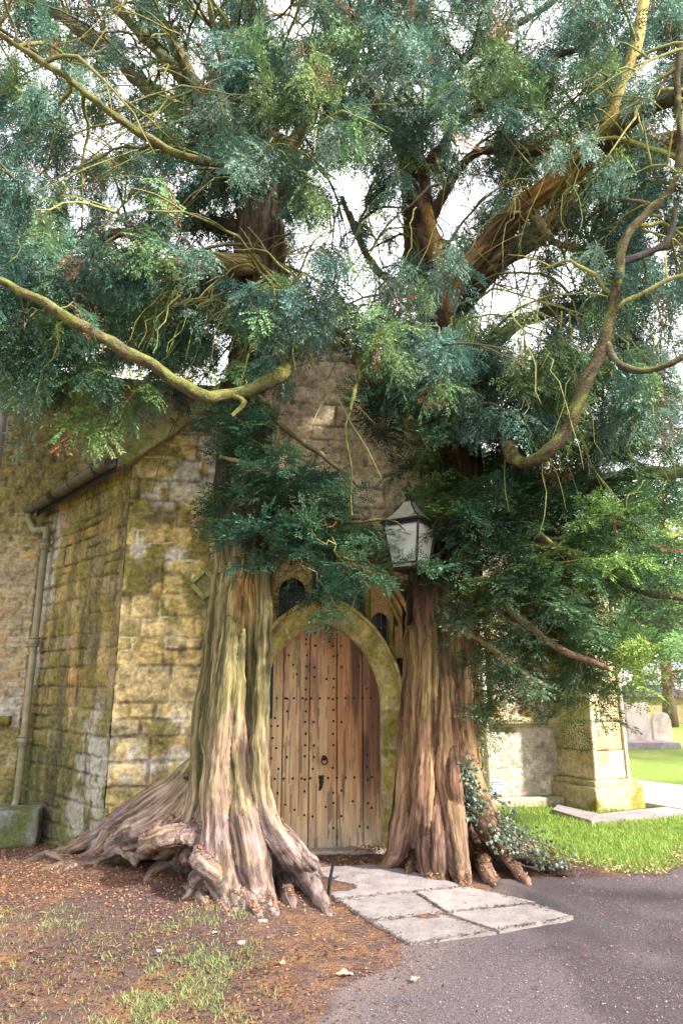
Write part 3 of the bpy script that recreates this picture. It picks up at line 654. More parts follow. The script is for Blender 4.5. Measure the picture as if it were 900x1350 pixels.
def organic(name, strands, voxel, colf, gr=1.0, seed=0):
    mb = MB(); sk = []
    for i, st in enumerate(strands):
        Pn, r = dense([s[:3] for s in st], [s[3] for s in st]); n_ = fbm(Pn*3+i*9, 2, seed+i); Pn = Pn+(np.c_[fbm(Pn*2.5+i*3, 2, 7), fbm(Pn*2.5+50+i, 2, 8), fbm(Pn*2.5+99+i, 2, 9)]-.5)*np.minimum(r, .09)[:, None]*.4
        if st[-1][2] < 0:
            d_ = Pn[-1]-Pn[-4]; d_[2] = 0; d_ /= np.linalg.norm(d_)+1e-6; Pn = np.vstack([Pn, Pn[-1]+d_*.09-ZX*.03, Pn[-1]+d_*.2-ZX*.09]); r = np.r_[r, r[-1]*.75, r[-1]*.35]; n_ = np.r_[n_, .5, .5]
        r = r*(.82+.36*n_)
        mb.tube(Pn, r, 14); T, N, B = frames(Pn); s = np.r_[0, np.cumsum(np.linalg.norm(np.diff(Pn, axis=0), axis=1))]; sk.append((Pn, r, T, N, B, s))
    me = mb.mesh('tmp'); o = bpy.data.objects.new('tmp', me); COL.objects.link(o)
    md = o.modifiers.new('r', 'REMESH'); md.mode = 'VOXEL'; md.voxel_size = voxel
    ms = o.modifiers.new('s', 'SMOOTH'); ms.factor = .6; ms.iterations = 5
    dg = bpy.context.evaluated_depsgraph_get(); m2 = bpy.data.meshes.new_from_object(o.evaluated_get(dg)); bpy.data.objects.remove(o); bpy.data.meshes.remove(me)
    nv = len(m2.vertices); V = np.empty(nv*3, np.float32); m2.vertices.foreach_get('co', V); V = V.reshape(-1, 3).astype(float)
    Nn = np.empty(nv*3, np.float32); m2.vertices.foreach_get('normal', Nn); Nn = Nn.reshape(-1, 3).astype(float)
    best = np.full(nv, 1e9); X = np.zeros((nv, 3)); sid = np.zeros(nv, int)
    for i, (Pn, r, T, N, B, s) in enumerate(sk):
        for a in range(0, nv, 20000):
            v = V[a:a+20000]; d2 = ((v[:, None]-Pn[None])**2).sum(-1); d = np.sqrt(d2)-r[None]; k = d.argmin(1); dd = d[np.arange(len(v)), k]
            m = dd < best[a:a+20000]; q = v-Pn[k]; loc = np.c_[(q*N[k]).sum(1), (q*B[k]).sum(1), s[k]+(q*T[k]).sum(1)]
            sl = np.arange(a, a+len(v))[m]; best[sl] = dd[m]; X[sl] = loc[m]; X[sl, 0] += i*3.7; sid[sl] = i
    st_ = np.c_[X[:, 0]*12, X[:, 1]*12, X[:, 2]*.7]+fbm(V*2, 2, 77)[:, None]*.5
    g1 = fbm(st_, 3, seed+40); g2 = fbm(np.c_[X[:, 0]*44, X[:, 1]*44, X[:, 2]*3.0]+fbm(V*7, 2, 78)[:, None], 3, seed+50)
    ridg = 1-np.abs(g1*2-1)*1.6; V0 = V.copy()
    lump = fbm(V*5, 3, seed+60)
    disp = gr*((ridg-.6)*.012+(g2-.5)*.020+(lump-.5)*.05)
    V = V+Nn*disp[:, None]
    m2.vertices.foreach_set('co', V.astype(np.float32).ravel())
    col = colf(V, Nn, ridg, g2, lump, sid, X)
    a = m2.attributes.new('Col', 'FLOAT_COLOR', 'POINT'); a.data.foreach_set('color', np.c_[np.clip(col, 0, 1), np.ones(nv)].astype(np.float32).ravel())
    a = m2.attributes.new('bk', 'FLOAT_VECTOR', 'POINT'); a.data.foreach_set('vector', (X*np.array([1, 1, .10])).astype(np.float32).ravel())
    m2.polygons.foreach_set('use_smooth', np.full(len(m2.polygons), True)); m2.update(); m2.name = name
    return m2, V, Nn, sk
LT = [
 [(312, 744, 6.25, .09), (308, 790, 6.15, .14), (302, 860, 6.12, .165), (296, 950, 6.1, .185), (294, 1030, 6.1, .20), (300, 1100, 6.05, .27), (310, 1160, 6.0, .26), (318, 1190, -.03, .10)],
 [(344, 752, 6.1, .06), (347, 830, 6.02, .07), (343, 930, 5.95, .075), (343, 1010, 5.9, .08), (350, 1070, 5.85, .09), (370, 1112, 5.8, .10), (405, 1160, -.10, .09), (429, 1197, -.03, .04)],
 [(324, 752, 6.22, .10), (326, 800, 6.2, .13), (326, 880, 6.2, .13), (324, 960, 6.2, .14), (322, 1040, 6.2, .16)],
 [(296, 760, 6.3, .10), (288, 830, 6.25, .12), (277, 920, 6.2, .13), (273, 1000, 6.2, .14), (270, 1060, 6.2, .17), (255, 1110, 6.15, .17), (240, 1150, -.05, .08)],
 [(308, 745, 6.2, .025), (304, 810, 6.05, .06), (297, 900, 5.95, .09), (290, 1000, 5.93, .095), (287, 1060, 5.9, .12), (290, 1120, 5.85, .16), (300, 1170, -.12, .13), (306, 1198, -.02, .06)],
 [(316, 770, 6.15, .02), (318, 860, 6.03, .045), (316, 950, 5.95, .07), (318, 1030, 5.92, .09), (325, 1080, 5.85, .14), (335, 1130, 5.8, .16), (345, 1178, -.08, .12), (362, 1203, -.01, .05)],
 [(318, 1000, 6.5, .2), (325, 800, 6.5, .22), (328, 700, 6.5, .28), (330, 600, 6.5, .28), (335, 500, 6.5, .27), (340, 400, 6.5, .27), (343, 300, 6.5, .28), (346, 230, 6.55, .25), (345, 150, 6.7, .19), (338, 60, 6.9, .15), (325, -80, 7.1, .10)],
 [(290, 800, 6.5, .10), (292, 720, 6.55, .085), (294, 640, 6.6, .08), (300, 560, 6.6, .10), (315, 470, 6.6, .12), (330, 400, 6.5, .1)],
 [(264, 1000, 6.4, .08), (247, 1022, 6.5, .11), (215, 1048, 6.6, .14), (175, 1075, 6.75, .13), (130, 1100, -.22, .10), (90, 1120, -.08, .065), (50, 1130, -.03, .04)],
 [(262, 1040, 6.3, .17), (225, 1075, 6.4, .16), (180, 1100, 6.45, .13), (140, 1120, -.12, .09), (95, 1137, -.05, .06), (60, 1152, -.02, .04)],
 [(265, 1080, 6.2, .16), (230, 1105, 6.2, .13), (190, 1122, -.15, .10), (150, 1142, -.06, .07), (110, 1158, -.01, .045)],
 [(285, 1105, 6.0, .12), (245, 1100, 5.9, .10), (205, 1108, 5.9, .085), (183, 1130, -.12, .065), (158, 1155, -.03, .045)],
 [(232, 1104, 5.85, .07), (224, 1130, -.15, .052), (217, 1158, -.03, .04)],
 [(250, 1103, 5.82, .08), (256, 1133, -.12, .055), (252, 1163, -.03, .045)],
 [(290, 1140, 5.85, .10), (264, 1162, -.12, .09), (252, 1182, -.04, .05)],
 [(235, 1168, -.02, .035), (262, 1180, -.045, .045), (278, 1200, -.02, .04)],
 [(340, 1100, 5.85, .10), (368, 1150, -.12, .08), (386, 1192, -.02, .045)],
 [(360, 1090, 5.95, .08), (400, 1130, 5.95, .07), (415, 1150, -.08, .06)],
 [(200, 1100, 6.3, .07), (165, 1128, -.08, .06), (140, 1160, -.01, .04)],
 [(150, 1095, -.3, .08), (120, 1130, -.1, .06), (70, 1160, -.01, .035)],
 [(225, 1085, 6.25, .08), (200, 1105, 6.15, .07), (172, 1118, -.16, .07), (128, 1148, -.05, .05), (100, 1172, -.01, .03)],
 [(255, 1125, 5.95, .08), (236, 1138, -.14, .075), (205, 1150, -.08, .055), (190, 1172, -.01, .035)],
 [(275, 1120, 5.85, .09), (262, 1135, 5.72, .08), (282, 1150, 5.68, .07), (296, 1172, -.08, .06)],
 [(60, 1125, -.05, .04), (100, 1135, -.09, .05), (135, 1132, -.14, .06), (165, 1120, -.25, .07)],
 [(290, 1190, -.03, .05), (300, 1210, -.01, .035)], [(330, 1185, -.06, .07), (338, 1206, -.01, .04)],
]
rr_ = np.random.default_rng(77)
for k in range(16):      # small knotted roots crossing the mound left of the trunk
    x0 = rr_.uniform(150, 285); y0 = lerp(1085, 1120, (x0-150)/135)+rr_.uniform(-8, 14); h = .30*(x0-100)/180; l_ = rr_.uniform(28, 75); r0 = rr_.uniform(.032, .06)
    a_ = [(x0, y0, -(h+.05), r0)]
    for j in (1, 2, 3): a_.append((x0-l_*j/3*rr_.uniform(.6, 1.1)+rr_.uniform(-9, 9), min(y0+l_*.55*j/3+rr_.uniform(-4, 6), 1196), -max(h*(1-j/3), .02), r0*(1-.17*j)*rr_.uniform(.8, 1.25)))
    LT.append(a_)
RT = [
 [(560, 700, 6.95, .16), (560, 780, 6.95, .2), (562, 850, 6.9, .21), (565, 950, 6.85, .23), (567, 1050, 6.8, .24), (570, 1120, 6.8, .22), (575, 1155, -.02, .12)],
 [(548, 780, 6.95, .09), (545, 900, 6.9, .11), (540, 1000, 6.9, .12), (532, 1070, 6.85, .12), (522, 1120, 6.8, .09), (506, 1143, -.02, .04)],
 [(600, 700, 6.95, .12), (600, 800, 6.95, .14), (605, 880, 6.9, .13), (610, 960, 6.85, .13), (620, 1030, 6.75, .13), (638, 1080, 6.7, .12), (660, 1125, -.1, .09), (690, 1160, -.02, .04)],
 [(588, 720, 6.95, .03), (582, 820, 6.8, .07), (588, 950, 6.7, .10), (592, 1040, 6.6, .11), (600, 1100, 6.5, .12), (606, 1145, -.1, .10), (610, 1167, -.01, .05)],
 [(566, 770, 6.9, .03), (563, 860, 6.73, .06), (560, 1000, 6.62, .10), (555, 1080, 6.6, .11), (548, 1130, -.08, .09), (538, 1152, -.01, .045)],
 [(594, 940, 6.75, .03), (600, 1050, 6.53, .08), (622, 1105, -.15, .09), (643, 1150, -.06, .07), (656, 1166, -.01, .04)],
 [(640, 1095, 6.75, .09), (680, 1125, -.08, .075), (715, 1140, -.03, .05), (750, 1152, -.01, .03)],
 [(578, 1010, 6.66, .03), (580, 1100, 6.5, .08), (580, 1155, -.03, .07)], [(560, 1030, 6.68, .03), (560, 1120, 6.58, .08), (562, 1155, -.02, .06)],
 [(650, 1110, 6.9, .08), (700, 1120, -.05, .06), (740, 1128, -.01, .035)],
 [(595, 900, 7.0, .26), (593, 820, 6.98, .27), (600, 720, 6.98, .27), (602, 620, 6.95, .27), (595, 520, 6.95, .26), (583, 430, 6.95, .24), (570, 385, 6.95, .2), (556, 340, 7.0, .2), (550, 270, 7.05, .18), (540, 180, 7.1, .13), (533, 100, 7.1, .07), (530, -40, 7.2, .05)],
 [(583, 440, 6.9, .15), (600, 372, 6.7, .15), (640, 325, 6.5, .14), (690, 275, 6.3, .13), (740, 235, 6.1, .12), (800, 205, 5.9, .1), (930, 170, 5.5, .07)],
 [(590, 420, 7.0, .14), (650, 350, 7.2, .14), (720, 300, 7.4, .14), (790, 245, 7.6, .12), (900, 190, 7.9, .1)],
]
def col_left(V, N, ridg, g2, lump, sid, X):
    n = len(V); z = V[:, 2]; q = V*1.0; nz = fbm(q*2.4, 4, 1)
    b = cmix(np.tile(c3(.20, .14, .105), (n, 1)), c3(.25, .18, .11), sst(.35, .65, fbm(X*np.array([9, 9, .8]), 3, 2)))
    b = cmix(b, c3(.19, .13, .15), .5*sst(.45, .6, nz)*(1-sst(.3, 1.2, z)))
    left = sst(-.35, .15, -(N[:, 0]*.9)+.2*(nz-.5))
    ms = sst(.35, .6, nz+.15*left+.05)*sst(.55, 1.1, z)
    b = cmix(b, c3(.155, .14, .055), .8*ms)
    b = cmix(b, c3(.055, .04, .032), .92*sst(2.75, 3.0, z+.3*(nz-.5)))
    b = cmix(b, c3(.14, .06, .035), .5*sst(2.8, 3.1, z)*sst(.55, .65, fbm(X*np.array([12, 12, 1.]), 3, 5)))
    sc = P(322, 790, 6.0); dd = np.hypot((V[:, 0]-sc[0])/.14, (V[:, 2]-sc[2])/.36)+(nz-.5)*.9
    b = cmix(b, c3(.30, .19, .065), .85*(1-sst(.6, 1.1, dd))*(N[:, 1] < .2))
    b = cmix(b, c3(.19, .15, .14), .7*(1-sst(.1, .8, z))*sst(.4, .6, lump))
    b = b*(.36+.62*sst(.15, .8, ridg))[:, None]*(.62+.76*sst(.25, .75, g2)[:, None]); return b
def col_right(V, N, ridg, g2, lump, sid, X):
    n = len(V); z = V[:, 2]; nz = fbm(V*2.4, 4, 21)
    b = cmix(np.tile(c3(.20, .11, .07), (n, 1)), c3(.29, .18, .09), sst(.35, .65, fbm(X*np.array([9, 9, .8]), 3, 22)))
    b = cmix(b, c3(.20, .16, .05), .45*sst(.45, .6, nz)*sst(.8, 1.3, z)); b = cmix(b, c3(.16, .105, .09), .6*(1-sst(.2, .9, z)))
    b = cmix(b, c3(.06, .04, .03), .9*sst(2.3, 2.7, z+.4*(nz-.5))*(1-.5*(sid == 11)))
    b = cmix(b, c3(.34, .18, .06), .85*(sid == 11)*sst(.42, .56, fbm(X*np.array([6, 6, 1.5]), 3, 25)))
    b = b*(.36+.62*sst(.15, .8, ridg))[:, None]*(.62+.76*sst(.25, .75, g2)[:, None]); return b
lbase = G(300, 1165); rbase = G(590, 1140)
left_yew = empty('yew_tree', 'ancient yew left of the door with spreading gnarled roots and a broken golden stub', 'tree', tuple(lbase), 'yews flanking the church door')
right_yew = empty('yew_tree', 'ancient yew right of the door with reddish fluted trunk and ivy at its foot', 'tree', tuple(rbase), 'yews flanking the church door')
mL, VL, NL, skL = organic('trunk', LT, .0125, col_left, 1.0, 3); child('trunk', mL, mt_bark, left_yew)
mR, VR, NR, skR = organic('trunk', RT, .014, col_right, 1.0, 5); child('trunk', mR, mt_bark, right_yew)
# jagged stub of broken heartwood at the top of the front column
mb = MB(); r = np.random.default_rng(3)
for i in range(16):
    a = 2*math.pi*i/16; c0 = P(320, 785, 6.17)+np.array([.11*math.cos(a), .08*math.sin(a), 0]); h = r.uniform(.05, .26)*(1+.6*math.cos(a+2.2))
    mb.tube([c0-ZX*.5+np.array([-.01, .10, 0]), c0-ZX*.25+np.array([0, .03, 0]), c0, c0+ZX*h*.6, c0+ZX*h+np.array([.01, 0, 0])], [.01, .03, .035, .024, .004], 6, (c3(.26, .16, .06)*r.uniform(.6, 1.2)))
mst = mb.mesh('broken_stub', True); a = mst.attributes.new('bk', 'FLOAT_VECTOR', 'POINT'); vv_ = np.array([v.co[:] for v in mst.vertices]); a.data.foreach_set('vector', (vv_*np.array([1, 1, .2])).astype(np.float32).ravel())
child('broken_stub', mst, mt_bark, left_yew)

# ---------------------------------------------------------------- big limbs
nodesL, nodesR = [], []
for sk, nd in ((skL, nodesL), (skR, nodesR)):
    for (Pn, r, *_r) in sk:
        for p in Pn[::4]:
            if p[2] > 2.5: nd.append(p)
def limb(tree, pts, rads, moss=.5, base=(.13, .10, .07), seed=0, knob=1.0):
    Pn, r = dense([tuple(p) for p in pts], rads, .045); wv = np.c_[fbm(Pn*2.2+seed, 3, 1), fbm(Pn*2.2+seed+40, 3, 2), fbm(Pn*2.2+seed+80, 3, 3)]-.5
    Pn = Pn+wv*.16*knob*sst(0, .3, np.r_[0, np.cumsum(np.linalg.norm(np.diff(Pn, axis=0), axis=1))])[:, None]
    T, N, B = frames(Pn); n = 14; s = np.r_[0, np.cumsum(np.linalg.norm(np.diff(Pn, axis=0), axis=1))]; an = np.arange(n)*2*math.pi/n
    off = N[:, None]*np.cos(an)[None, :, None]+B[:, None]*np.sin(an)[None, :, None]
    q = np.stack([np.cos(an)[None]+0*s[:, None], np.sin(an)[None]+0*s[:, None], s[:, None]*4+0*an[None]], -1).reshape(-1, 3)+seed
    rr = np.repeat(r*(.72+.4*fbm(Pn*4+seed, 2, 3)), n)*(.62+.7*fbm(q*1.6, 3, seed)); V = np.repeat(Pn, n, axis=0)+off.reshape(-1, 3)*rr[:, None]
    idx = np.arange(len(V)).reshape(-1, n); F = np.stack([idx[:-1], np.roll(idx, -1, 1)[:-1], np.roll(idx, -1, 1)[1:], idx[1:]], -1).reshape(-1, 4)
    m = sst(.35, .6, fbm(V*13, 4, seed+9)+.14*off.reshape(-1, 3)[:, 2]+(moss-.62)*.5)
    col = cmix(np.tile(c3(*base), (len(V), 1)), c3(.135, .145, .04), m*.85)*(.12+1.7*fbm(V*30, 3, 4))[:, None]
    me = mesh_np('branch', V, F, col, {'bk': np.c_[np.tile(np.cos(an), len(Pn))*.1, np.tile(np.sin(an), len(Pn))*.1, np.repeat(s, n)*.3]+seed})
    child('branch', me, mt_limb, tree)
    (nodesL if tree is left_yew else nodesR).extend(list(Pn[::3])); return Pn
Lm, Rm = left_yew, right_yew
limb(Lm, [(345, 440, 6.4), (378, 478, 5.8), (342, 508, 5.5), (300, 520, 5.35), (265, 521, 5.2), (190, 476, 5.0), (130, 440, 4.9), (60, 403, 4.8), (-20, 360, 4.7)], [.10, .075, .068, .064, .058, .05, .045, .04, .032], .68, (.11, .09, .05), 1, .9)
limb(Lm, [(300, 519, 5.35), (322, 530, 5.33), (306, 548, 5.3)], [.03, .028, .018], .8, (.12, .10, .05), 2, .05)
limb(Lm, [(350, 350, 6.4), (310, 350, 6.1), (250, 348, 5.9), (200, 356, 5.8), (120, 350, 5.8), (40, 335, 5.8), (-60, 320, 5.8)], [.12, .12, .1, .08, .07, .06, .05], .25, (.22, .14, .08), 3, .6)
limb(Lm, [(352, 268, 6.5), (350, 248, 6.2), (300, 222, 5.6), (200, 187, 5.3), (100, 112, 5.1), (0, 48, 5), (-60, 10, 4.9)], [.06, .045, .042, .038, .034, .03, .026], .62, (.12, .10, .05), 4, .6)
limb(Lm, [(345, 240, 6.6), (290, 165, 6.7), (225, 85, 6.8), (150, 5, 6.9), (100, -60, 7)], [.13, .10, .085, .075, .06], .4, (.14, .13, .07), 5, .5)
limb(Lm, [(340, 230, 6.5), (275, 150, 6.3), (240, 75, 6.2), (195, -10, 6.1), (170, -60, 6.1)], [.11, .085, .07, .06, .05], .45, (.14, .13, .07), 6, .5)
limb(Lm, [(345, 220, 6.5), (310, 145, 6.3), (290, 70, 6.2), (275, 0, 6.1), (268, -60, 6.1)], [.10, .065, .05, .045, .04], .3, (.12, .11, .06), 7, .5)
limb(Lm, [(348, 200, 6.5), (335, 110, 6.2), (312, 40, 6.1), (300, -50, 6)], [.09, .05, .045, .04], .3, (.12, .11, .06), 8, .5)
limb(Lm, [(352, 230, 6.6), (400, 170, 6.5), (425, 110, 6.4), (432, 50, 6.3), (415, -50, 6.2)], [.12, .08, .06, .06, .05], .3, (.12, .10, .06), 9, .5)
limb(Lm, [(355, 240, 6.7), (420, 200, 7), (440, 140, 7.2), (470, 60, 7.3), (480, -60, 7.4)], [.12, .09, .08, .07, .05], .2, (.10, .09, .06), 10, .5)
limb(Lm, [(300, 190, 6.5), (200, 120, 6.7), (160, 80, 6.8), (100, 35, 6.9), (40, -5, 7), (0, -40, 7)], [.10, .10, .09, .09, .08, .06], .25, (.12, .10, .07), 11, .5)
limb(Lm, [(345, 310, 6.6), (290, 298, 6.8), (200, 300, 7.4), (100, 320, 7.8), (0, 340, 8.2)], [.1, .1, .08, .07, .05], .2, (.1, .08, .06), 12)
limb(Lm, [(340, 520, 6.3), (370, 560, 5.9), (420, 600, 5.8), (470, 640, 5.8)], [.05, .03, .025, .015], .3, (.1, .08, .05), 14, .6)
limb(Lm, [(335, 690, 6.4), (390, 660, 5.9), (450, 690, 5.7), (515, 685, 5.7), (535, 700, 5.7)], [.03, .018, .014, .012, .008], .2, (.03, .025, .02), 15, .6)
limb(Lm, [(300, 660, 6.4), (330, 620, 5.8), (290, 600, 5.6)], [.05, .03, .02], .2, (.1, .08, .05), 16, .6)
limb(Lm, [(462, 540, 5.6), (455, 570, 5.6), (463, 620, 5.6), (465, 680, 5.6)], [.008, .010, .009, .006], .7, (.15, .15, .06), 17, .3)
limb(Lm, [(360, 380, 6.4), (420, 420, 5.9), (470, 470, 5.7), (462, 540, 5.6)], [.06, .04, .025, .014], .8, (.2, .2, .07), 18, .5)
# right tree
limb(Rm, [(895, 60, 5.0), (893, 150, 5.0), (893, 235, 5.0), (860, 275, 5.0), (826, 312, 5.0), (815, 370, 5.0), (805, 430, 5.0), (780, 490, 5.05), (740, 570, 5.1), (712, 603, 5.2), (682, 606, 5.4), (655, 568, 6.0), (620, 560, 6.8)], [.03, .034, .038, .04, .043, .047, .05, .053, .057, .06, .06, .065, .08], .34, (.06, .045, .026), 21, .5)
limb(Rm, [(799, 452, 5.0), (812, 478, 5.0), (845, 490, 4.95), (880, 480, 4.9), (930, 455, 4.85)], [.034, .031, .028, .028, .025], .5, (.09, .07, .05), 22, .15)
limb(Rm, [(820, 345, 5.0), (850, 335, 5.0), (880, 315, 5.0), (892, 270, 5.0)], [.04, .03, .026, .022], .2, (.05, .04, .04), 23, .15)
limb(Rm, [(610, 578, 6.8), (575, 575, 6.3), (545, 562, 6.2), (525, 540, 6.2), (495, 505, 6.25), (462, 462, 6.3), (435, 425, 6.4)], [.1, .09, .085, .075, .065, .06, .05], .6, (.15, .09, .07), 24, .2)
limb(Rm, [(600, 500, 6.9), (650, 455, 7.2), (690, 420, 7.3), (760, 405, 7.3), (850, 392, 7.2), (940, 380, 7.1)], [.1, .09, .085, .08, .07, .06], .25, (.13, .12, .09), 25, .6)
limb(Rm, [(575, 400, 6.8), (580, 345, 6.6), (565, 290, 6.5), (560, 270, 6.4)], [.10, .09, .075, .06], .2, (.42, .24, .09), 26, .2)
limb(Rm, [(640, 620, 7.2), (740, 645, 7.6), (830, 628, 7.8), (940, 620, 8)], [.09, .09, .09, .08], .6, (.1, .08, .05), 27, .4)
limb(Rm, [(620, 560, 6.9), (700, 590, 7.4), (800, 600, 7.8), (900, 640, 8.2)], [.08, .06, .05, .03], .6, (.1, .08, .05), 28, .4)
limb(Rm, [(852, -40, 5.3), (838, 60, 5.3), (820, 110, 5.35), (800, 160, 5.5), (760, 210, 5.9)], [.06, .06, .055, .05, .05], .3, (.42, .32, .12), 29, .2)
limb(Rm, [(530, 110, 7.0), (510, 40, 6.6), (480, 30, 6.3), (440, 0, 6.2), (425, -40, 6.2)], [.05, .045, .04, .035, .03], .9, (.3, .28, .09), 30, .3)
limb(Rm, [(560, 300, 6.9), (620, 205, 6.4), (700, 200, 6.1), (800, 195, 6.0), (930, 190, 6)], [.07, .05, .045, .04, .035], .15, (.09, .06, .055), 31, .4)
limb(Rm, [(540, 200, 7.1), (590, 100, 7.0), (650, 50, 7.0), (720, 10, 7), (760, -40, 7)], [.07, .06, .05, .045, .04], .2, (.09, .08, .06), 32, .5)
limb(Rm, [(545, 240, 7.0), (600, 170, 6.6), (670, 110, 6.3), (740, 70, 6.1), (800, 60, 6)], [.07, .06, .05, .04, .03], .2, (.09, .08, .06), 33, .5)
limb(Rm, [(540, 220, 7.1), (500, 150, 6.8), (485, 80, 6.6), (500, 0, 6.5)], [.06, .04, .035, .03], .5, (.12, .11, .06), 34, .5)
limb(Rm, [(600, 380, 7.0), (520, 375, 7.3), (480, 330, 7.6), (450, 260, 7.8)], [.08, .06, .05, .04], .5, (.2, .17, .08), 35, .5)
limb(Rm, [(700, 280, 6.3), (730, 320, 6.0), (800, 330, 5.8), (860, 330, 5.6), (940, 300, 5.5)], [.06, .04, .03, .025, .02], .4, (.2, .15, .08), 36, .5)
limb(Rm, [(600, 660, 6.9), (680, 690, 6.8), (760, 740, 6.7), (850, 780, 6.6), (940, 800, 6.5)], [.08, .06, .05, .04, .03], .3, (.1, .07, .05), 37, .5)
limb(Rm, [(600, 740, 6.9), (660, 800, 6.7), (730, 850, 6.5), (800, 880, 6.4)], [.07, .05, .04, .025], .3, (.2, .12, .08), 38, .5)
limb(Rm, [(600, 820, 6.9), (640, 850, 6.6), (690, 890, 6.5), (720, 905, 6.4)], [.05, .03, .025, .015], .3, (.35, .2, .1), 39, .4)
limb(Rm, [(740, 235, 6.1), (860, 140, 5.4), (1000, 100, 4.8), (1150, 80, 4.2)], [.1, .08, .06, .05], .3, (.1, .08, .05), 40, .4)
limb(Rm, [(900, 190, 7.9), (1050, 200, 7), (1200, 230, 6)], [.1, .08, .06], .3, (.1, .08, .05), 41, .4)
# thin hanging green twigs under the left crown
r = np.random.default_rng(8); tw = MB()
def thin(tree_nodes, px, py, Y, dx, dy, n=1, r0=.008):
    p = P(px, py, Y); q = P(px+dx, py+dy, Y-r.uniform(-.2, .3)); k = 9; t = np.linspace(0, 1, k)[:, None]
    pts = p*(1-t)+q*t+np.c_[r.normal(0, .02, k), r.normal(0, .02, k), r.normal(0, .02, k)]+ZX*.12*np.sin(t*math.pi); tw.tube(pts, np.linspace(r0, r0*.4, k), 5, c3(.24, .24, .09)*r.uniform(.6, 1.3))
for i in range(46):
    thin(None, r.uniform(225, 400), r.uniform(360, 400), r.uniform(5.6, 6.1), r.uniform(-110, -20), r.uniform(40, 120), r0=r.uniform(.005, .012))
for i in range(40):
    thin(None, r.uniform(660, 850), r.uniform(380, 560), r.uniform(5.2, 6.2), r.uniform(-60, 90), r.uniform(60, 170), r0=r.uniform(.004, .010))
for i in range(30):
    thin(None, r.uniform(480, 900), r.uniform(150, 380), r.uniform(5.2, 6.2), r.uniform(-60, 60), r.uniform(60, 140), r0=r.uniform(.004, .008))

def secondary(tree, nodes, count, seed, zmin=3.2):
    r = np.random.default_rng(seed); nd = np.array([p for p in nodes if p[2] > zmin]); out_ = []
    for i in range(count):
        s = nd[r.integers(len(nd))]; a = r.uniform(0, 2*math.pi); e = r.normal(.0, .45); L = r.uniform(.7, 1.9); d = np.array([math.cos(a)*math.cos(e), math.sin(a)*math.cos(e)-.25, math.sin(e)])
        if s[1]+d[1]*L < 4.3 or (s[2] < 5.8 and s[1]+d[1]*L > 6.6): d[1] = -d[1]
        if s[1]+d[1]*L < 4.3: continue
        k = 11; t = np.linspace(0, 1, k)[:, None]; pth = s+d*L*t+ZX*(.15*np.sin(t*math.pi)-.35*t**2)*L; w = np.cumsum(r.normal(0, .022, (k, 3)), axis=0); pth = pth+w-w[0]
        r0 = r.uniform(.010, .024); q = c3(*[(.22, .22, .07), (.12, .10, .06), (.20, .18, .07), (.28, .27, .10)][r.integers(4)]); tw.tube(pth, np.linspace(r0, r0*.25, k), 6, q); out_ += list(pth[3:])
        for _ in range(3):
            j = r.integers(3, 9); d2 = d+r.normal(0, .7, 3); d2 /= np.linalg.norm(d2); l2 = L*r.uniform(.2, .45); p2 = pth[j]+d2*l2*t[:7]/t[6]+ZX*(-.3*l2*(t[:7]/t[6])**2)+r.normal(0, .008, (7, 3))*t[:7]; p2[0] = pth[j]; tw.tube(p2, np.linspace(r0*.45, r0*.15, 7), 5, q)
    return out_
nodesL += secondary(left_yew, nodesL, 250, 51, 5.0); nodesR += secondary(right_yew, nodesR, 190, 52, 4.3)
# ---------------------------------------------------------------- foliage: needle sprays
def proto(style, seed):
    r = np.random.default_rng(seed); Q = []
    L = {'A': .34, 'B': .30, 'C': .32}[style]; droop = {'A': .9, 'B': .25, 'C': .45}[style]
    def leaf(p, d, l, wd):
        d = d/np.linalg.norm(d); s = np.cross(d, [0, 0, 1.])+r.normal(0, .45, 3); s -= d*s.dot(d); s /= np.linalg.norm(s)
        Q.append([p, p+d*l*.45+s*wd/2, p+d*l, p+d*l*.45-s*wd/2])
    ns = 9
    for i in range(ns+1):
        s = (i+.7)/(ns+1); p0 = np.array([L*s, 0, -droop*(L*s)**2]); sg = 1 if i % 2 else -1
        sl = L*(.42*math.sin(math.pi*min(s*.85+.12, 1))+.12)*r.uniform(.8, 1.15); a = R(r.uniform(38, 58))
        d = np.array([math.cos(a), sg*math.sin(a), -droop*L*s*1.6+r.normal(0, .15)])
        if i == ns: d = np.array([1, 0, -droop*.6]); 
        d /= np.linalg.norm(d); nl = max(int(sl/.022), 3)
        for k in range(nl):
            t = (k+.5)/nl; p = p0+d*sl*t+np.array([0, 0, -droop*(sl*t)**2*1.2])
            for g in (-1, 1):
                sd_ = np.cross(d, [0, 0, 1.])*g; leaf(p, d*.75+sd_*.8+r.normal(0, .12, 3)+np.array([0, 0, -.15*(style == 'A')]), r.uniform(.030, .048), r.uniform(.011, .017))
    return np.array(Q)
PRO = {s: [proto(s, 100*i+ord(s)) for i in range(6)] for s in 'ABC'}
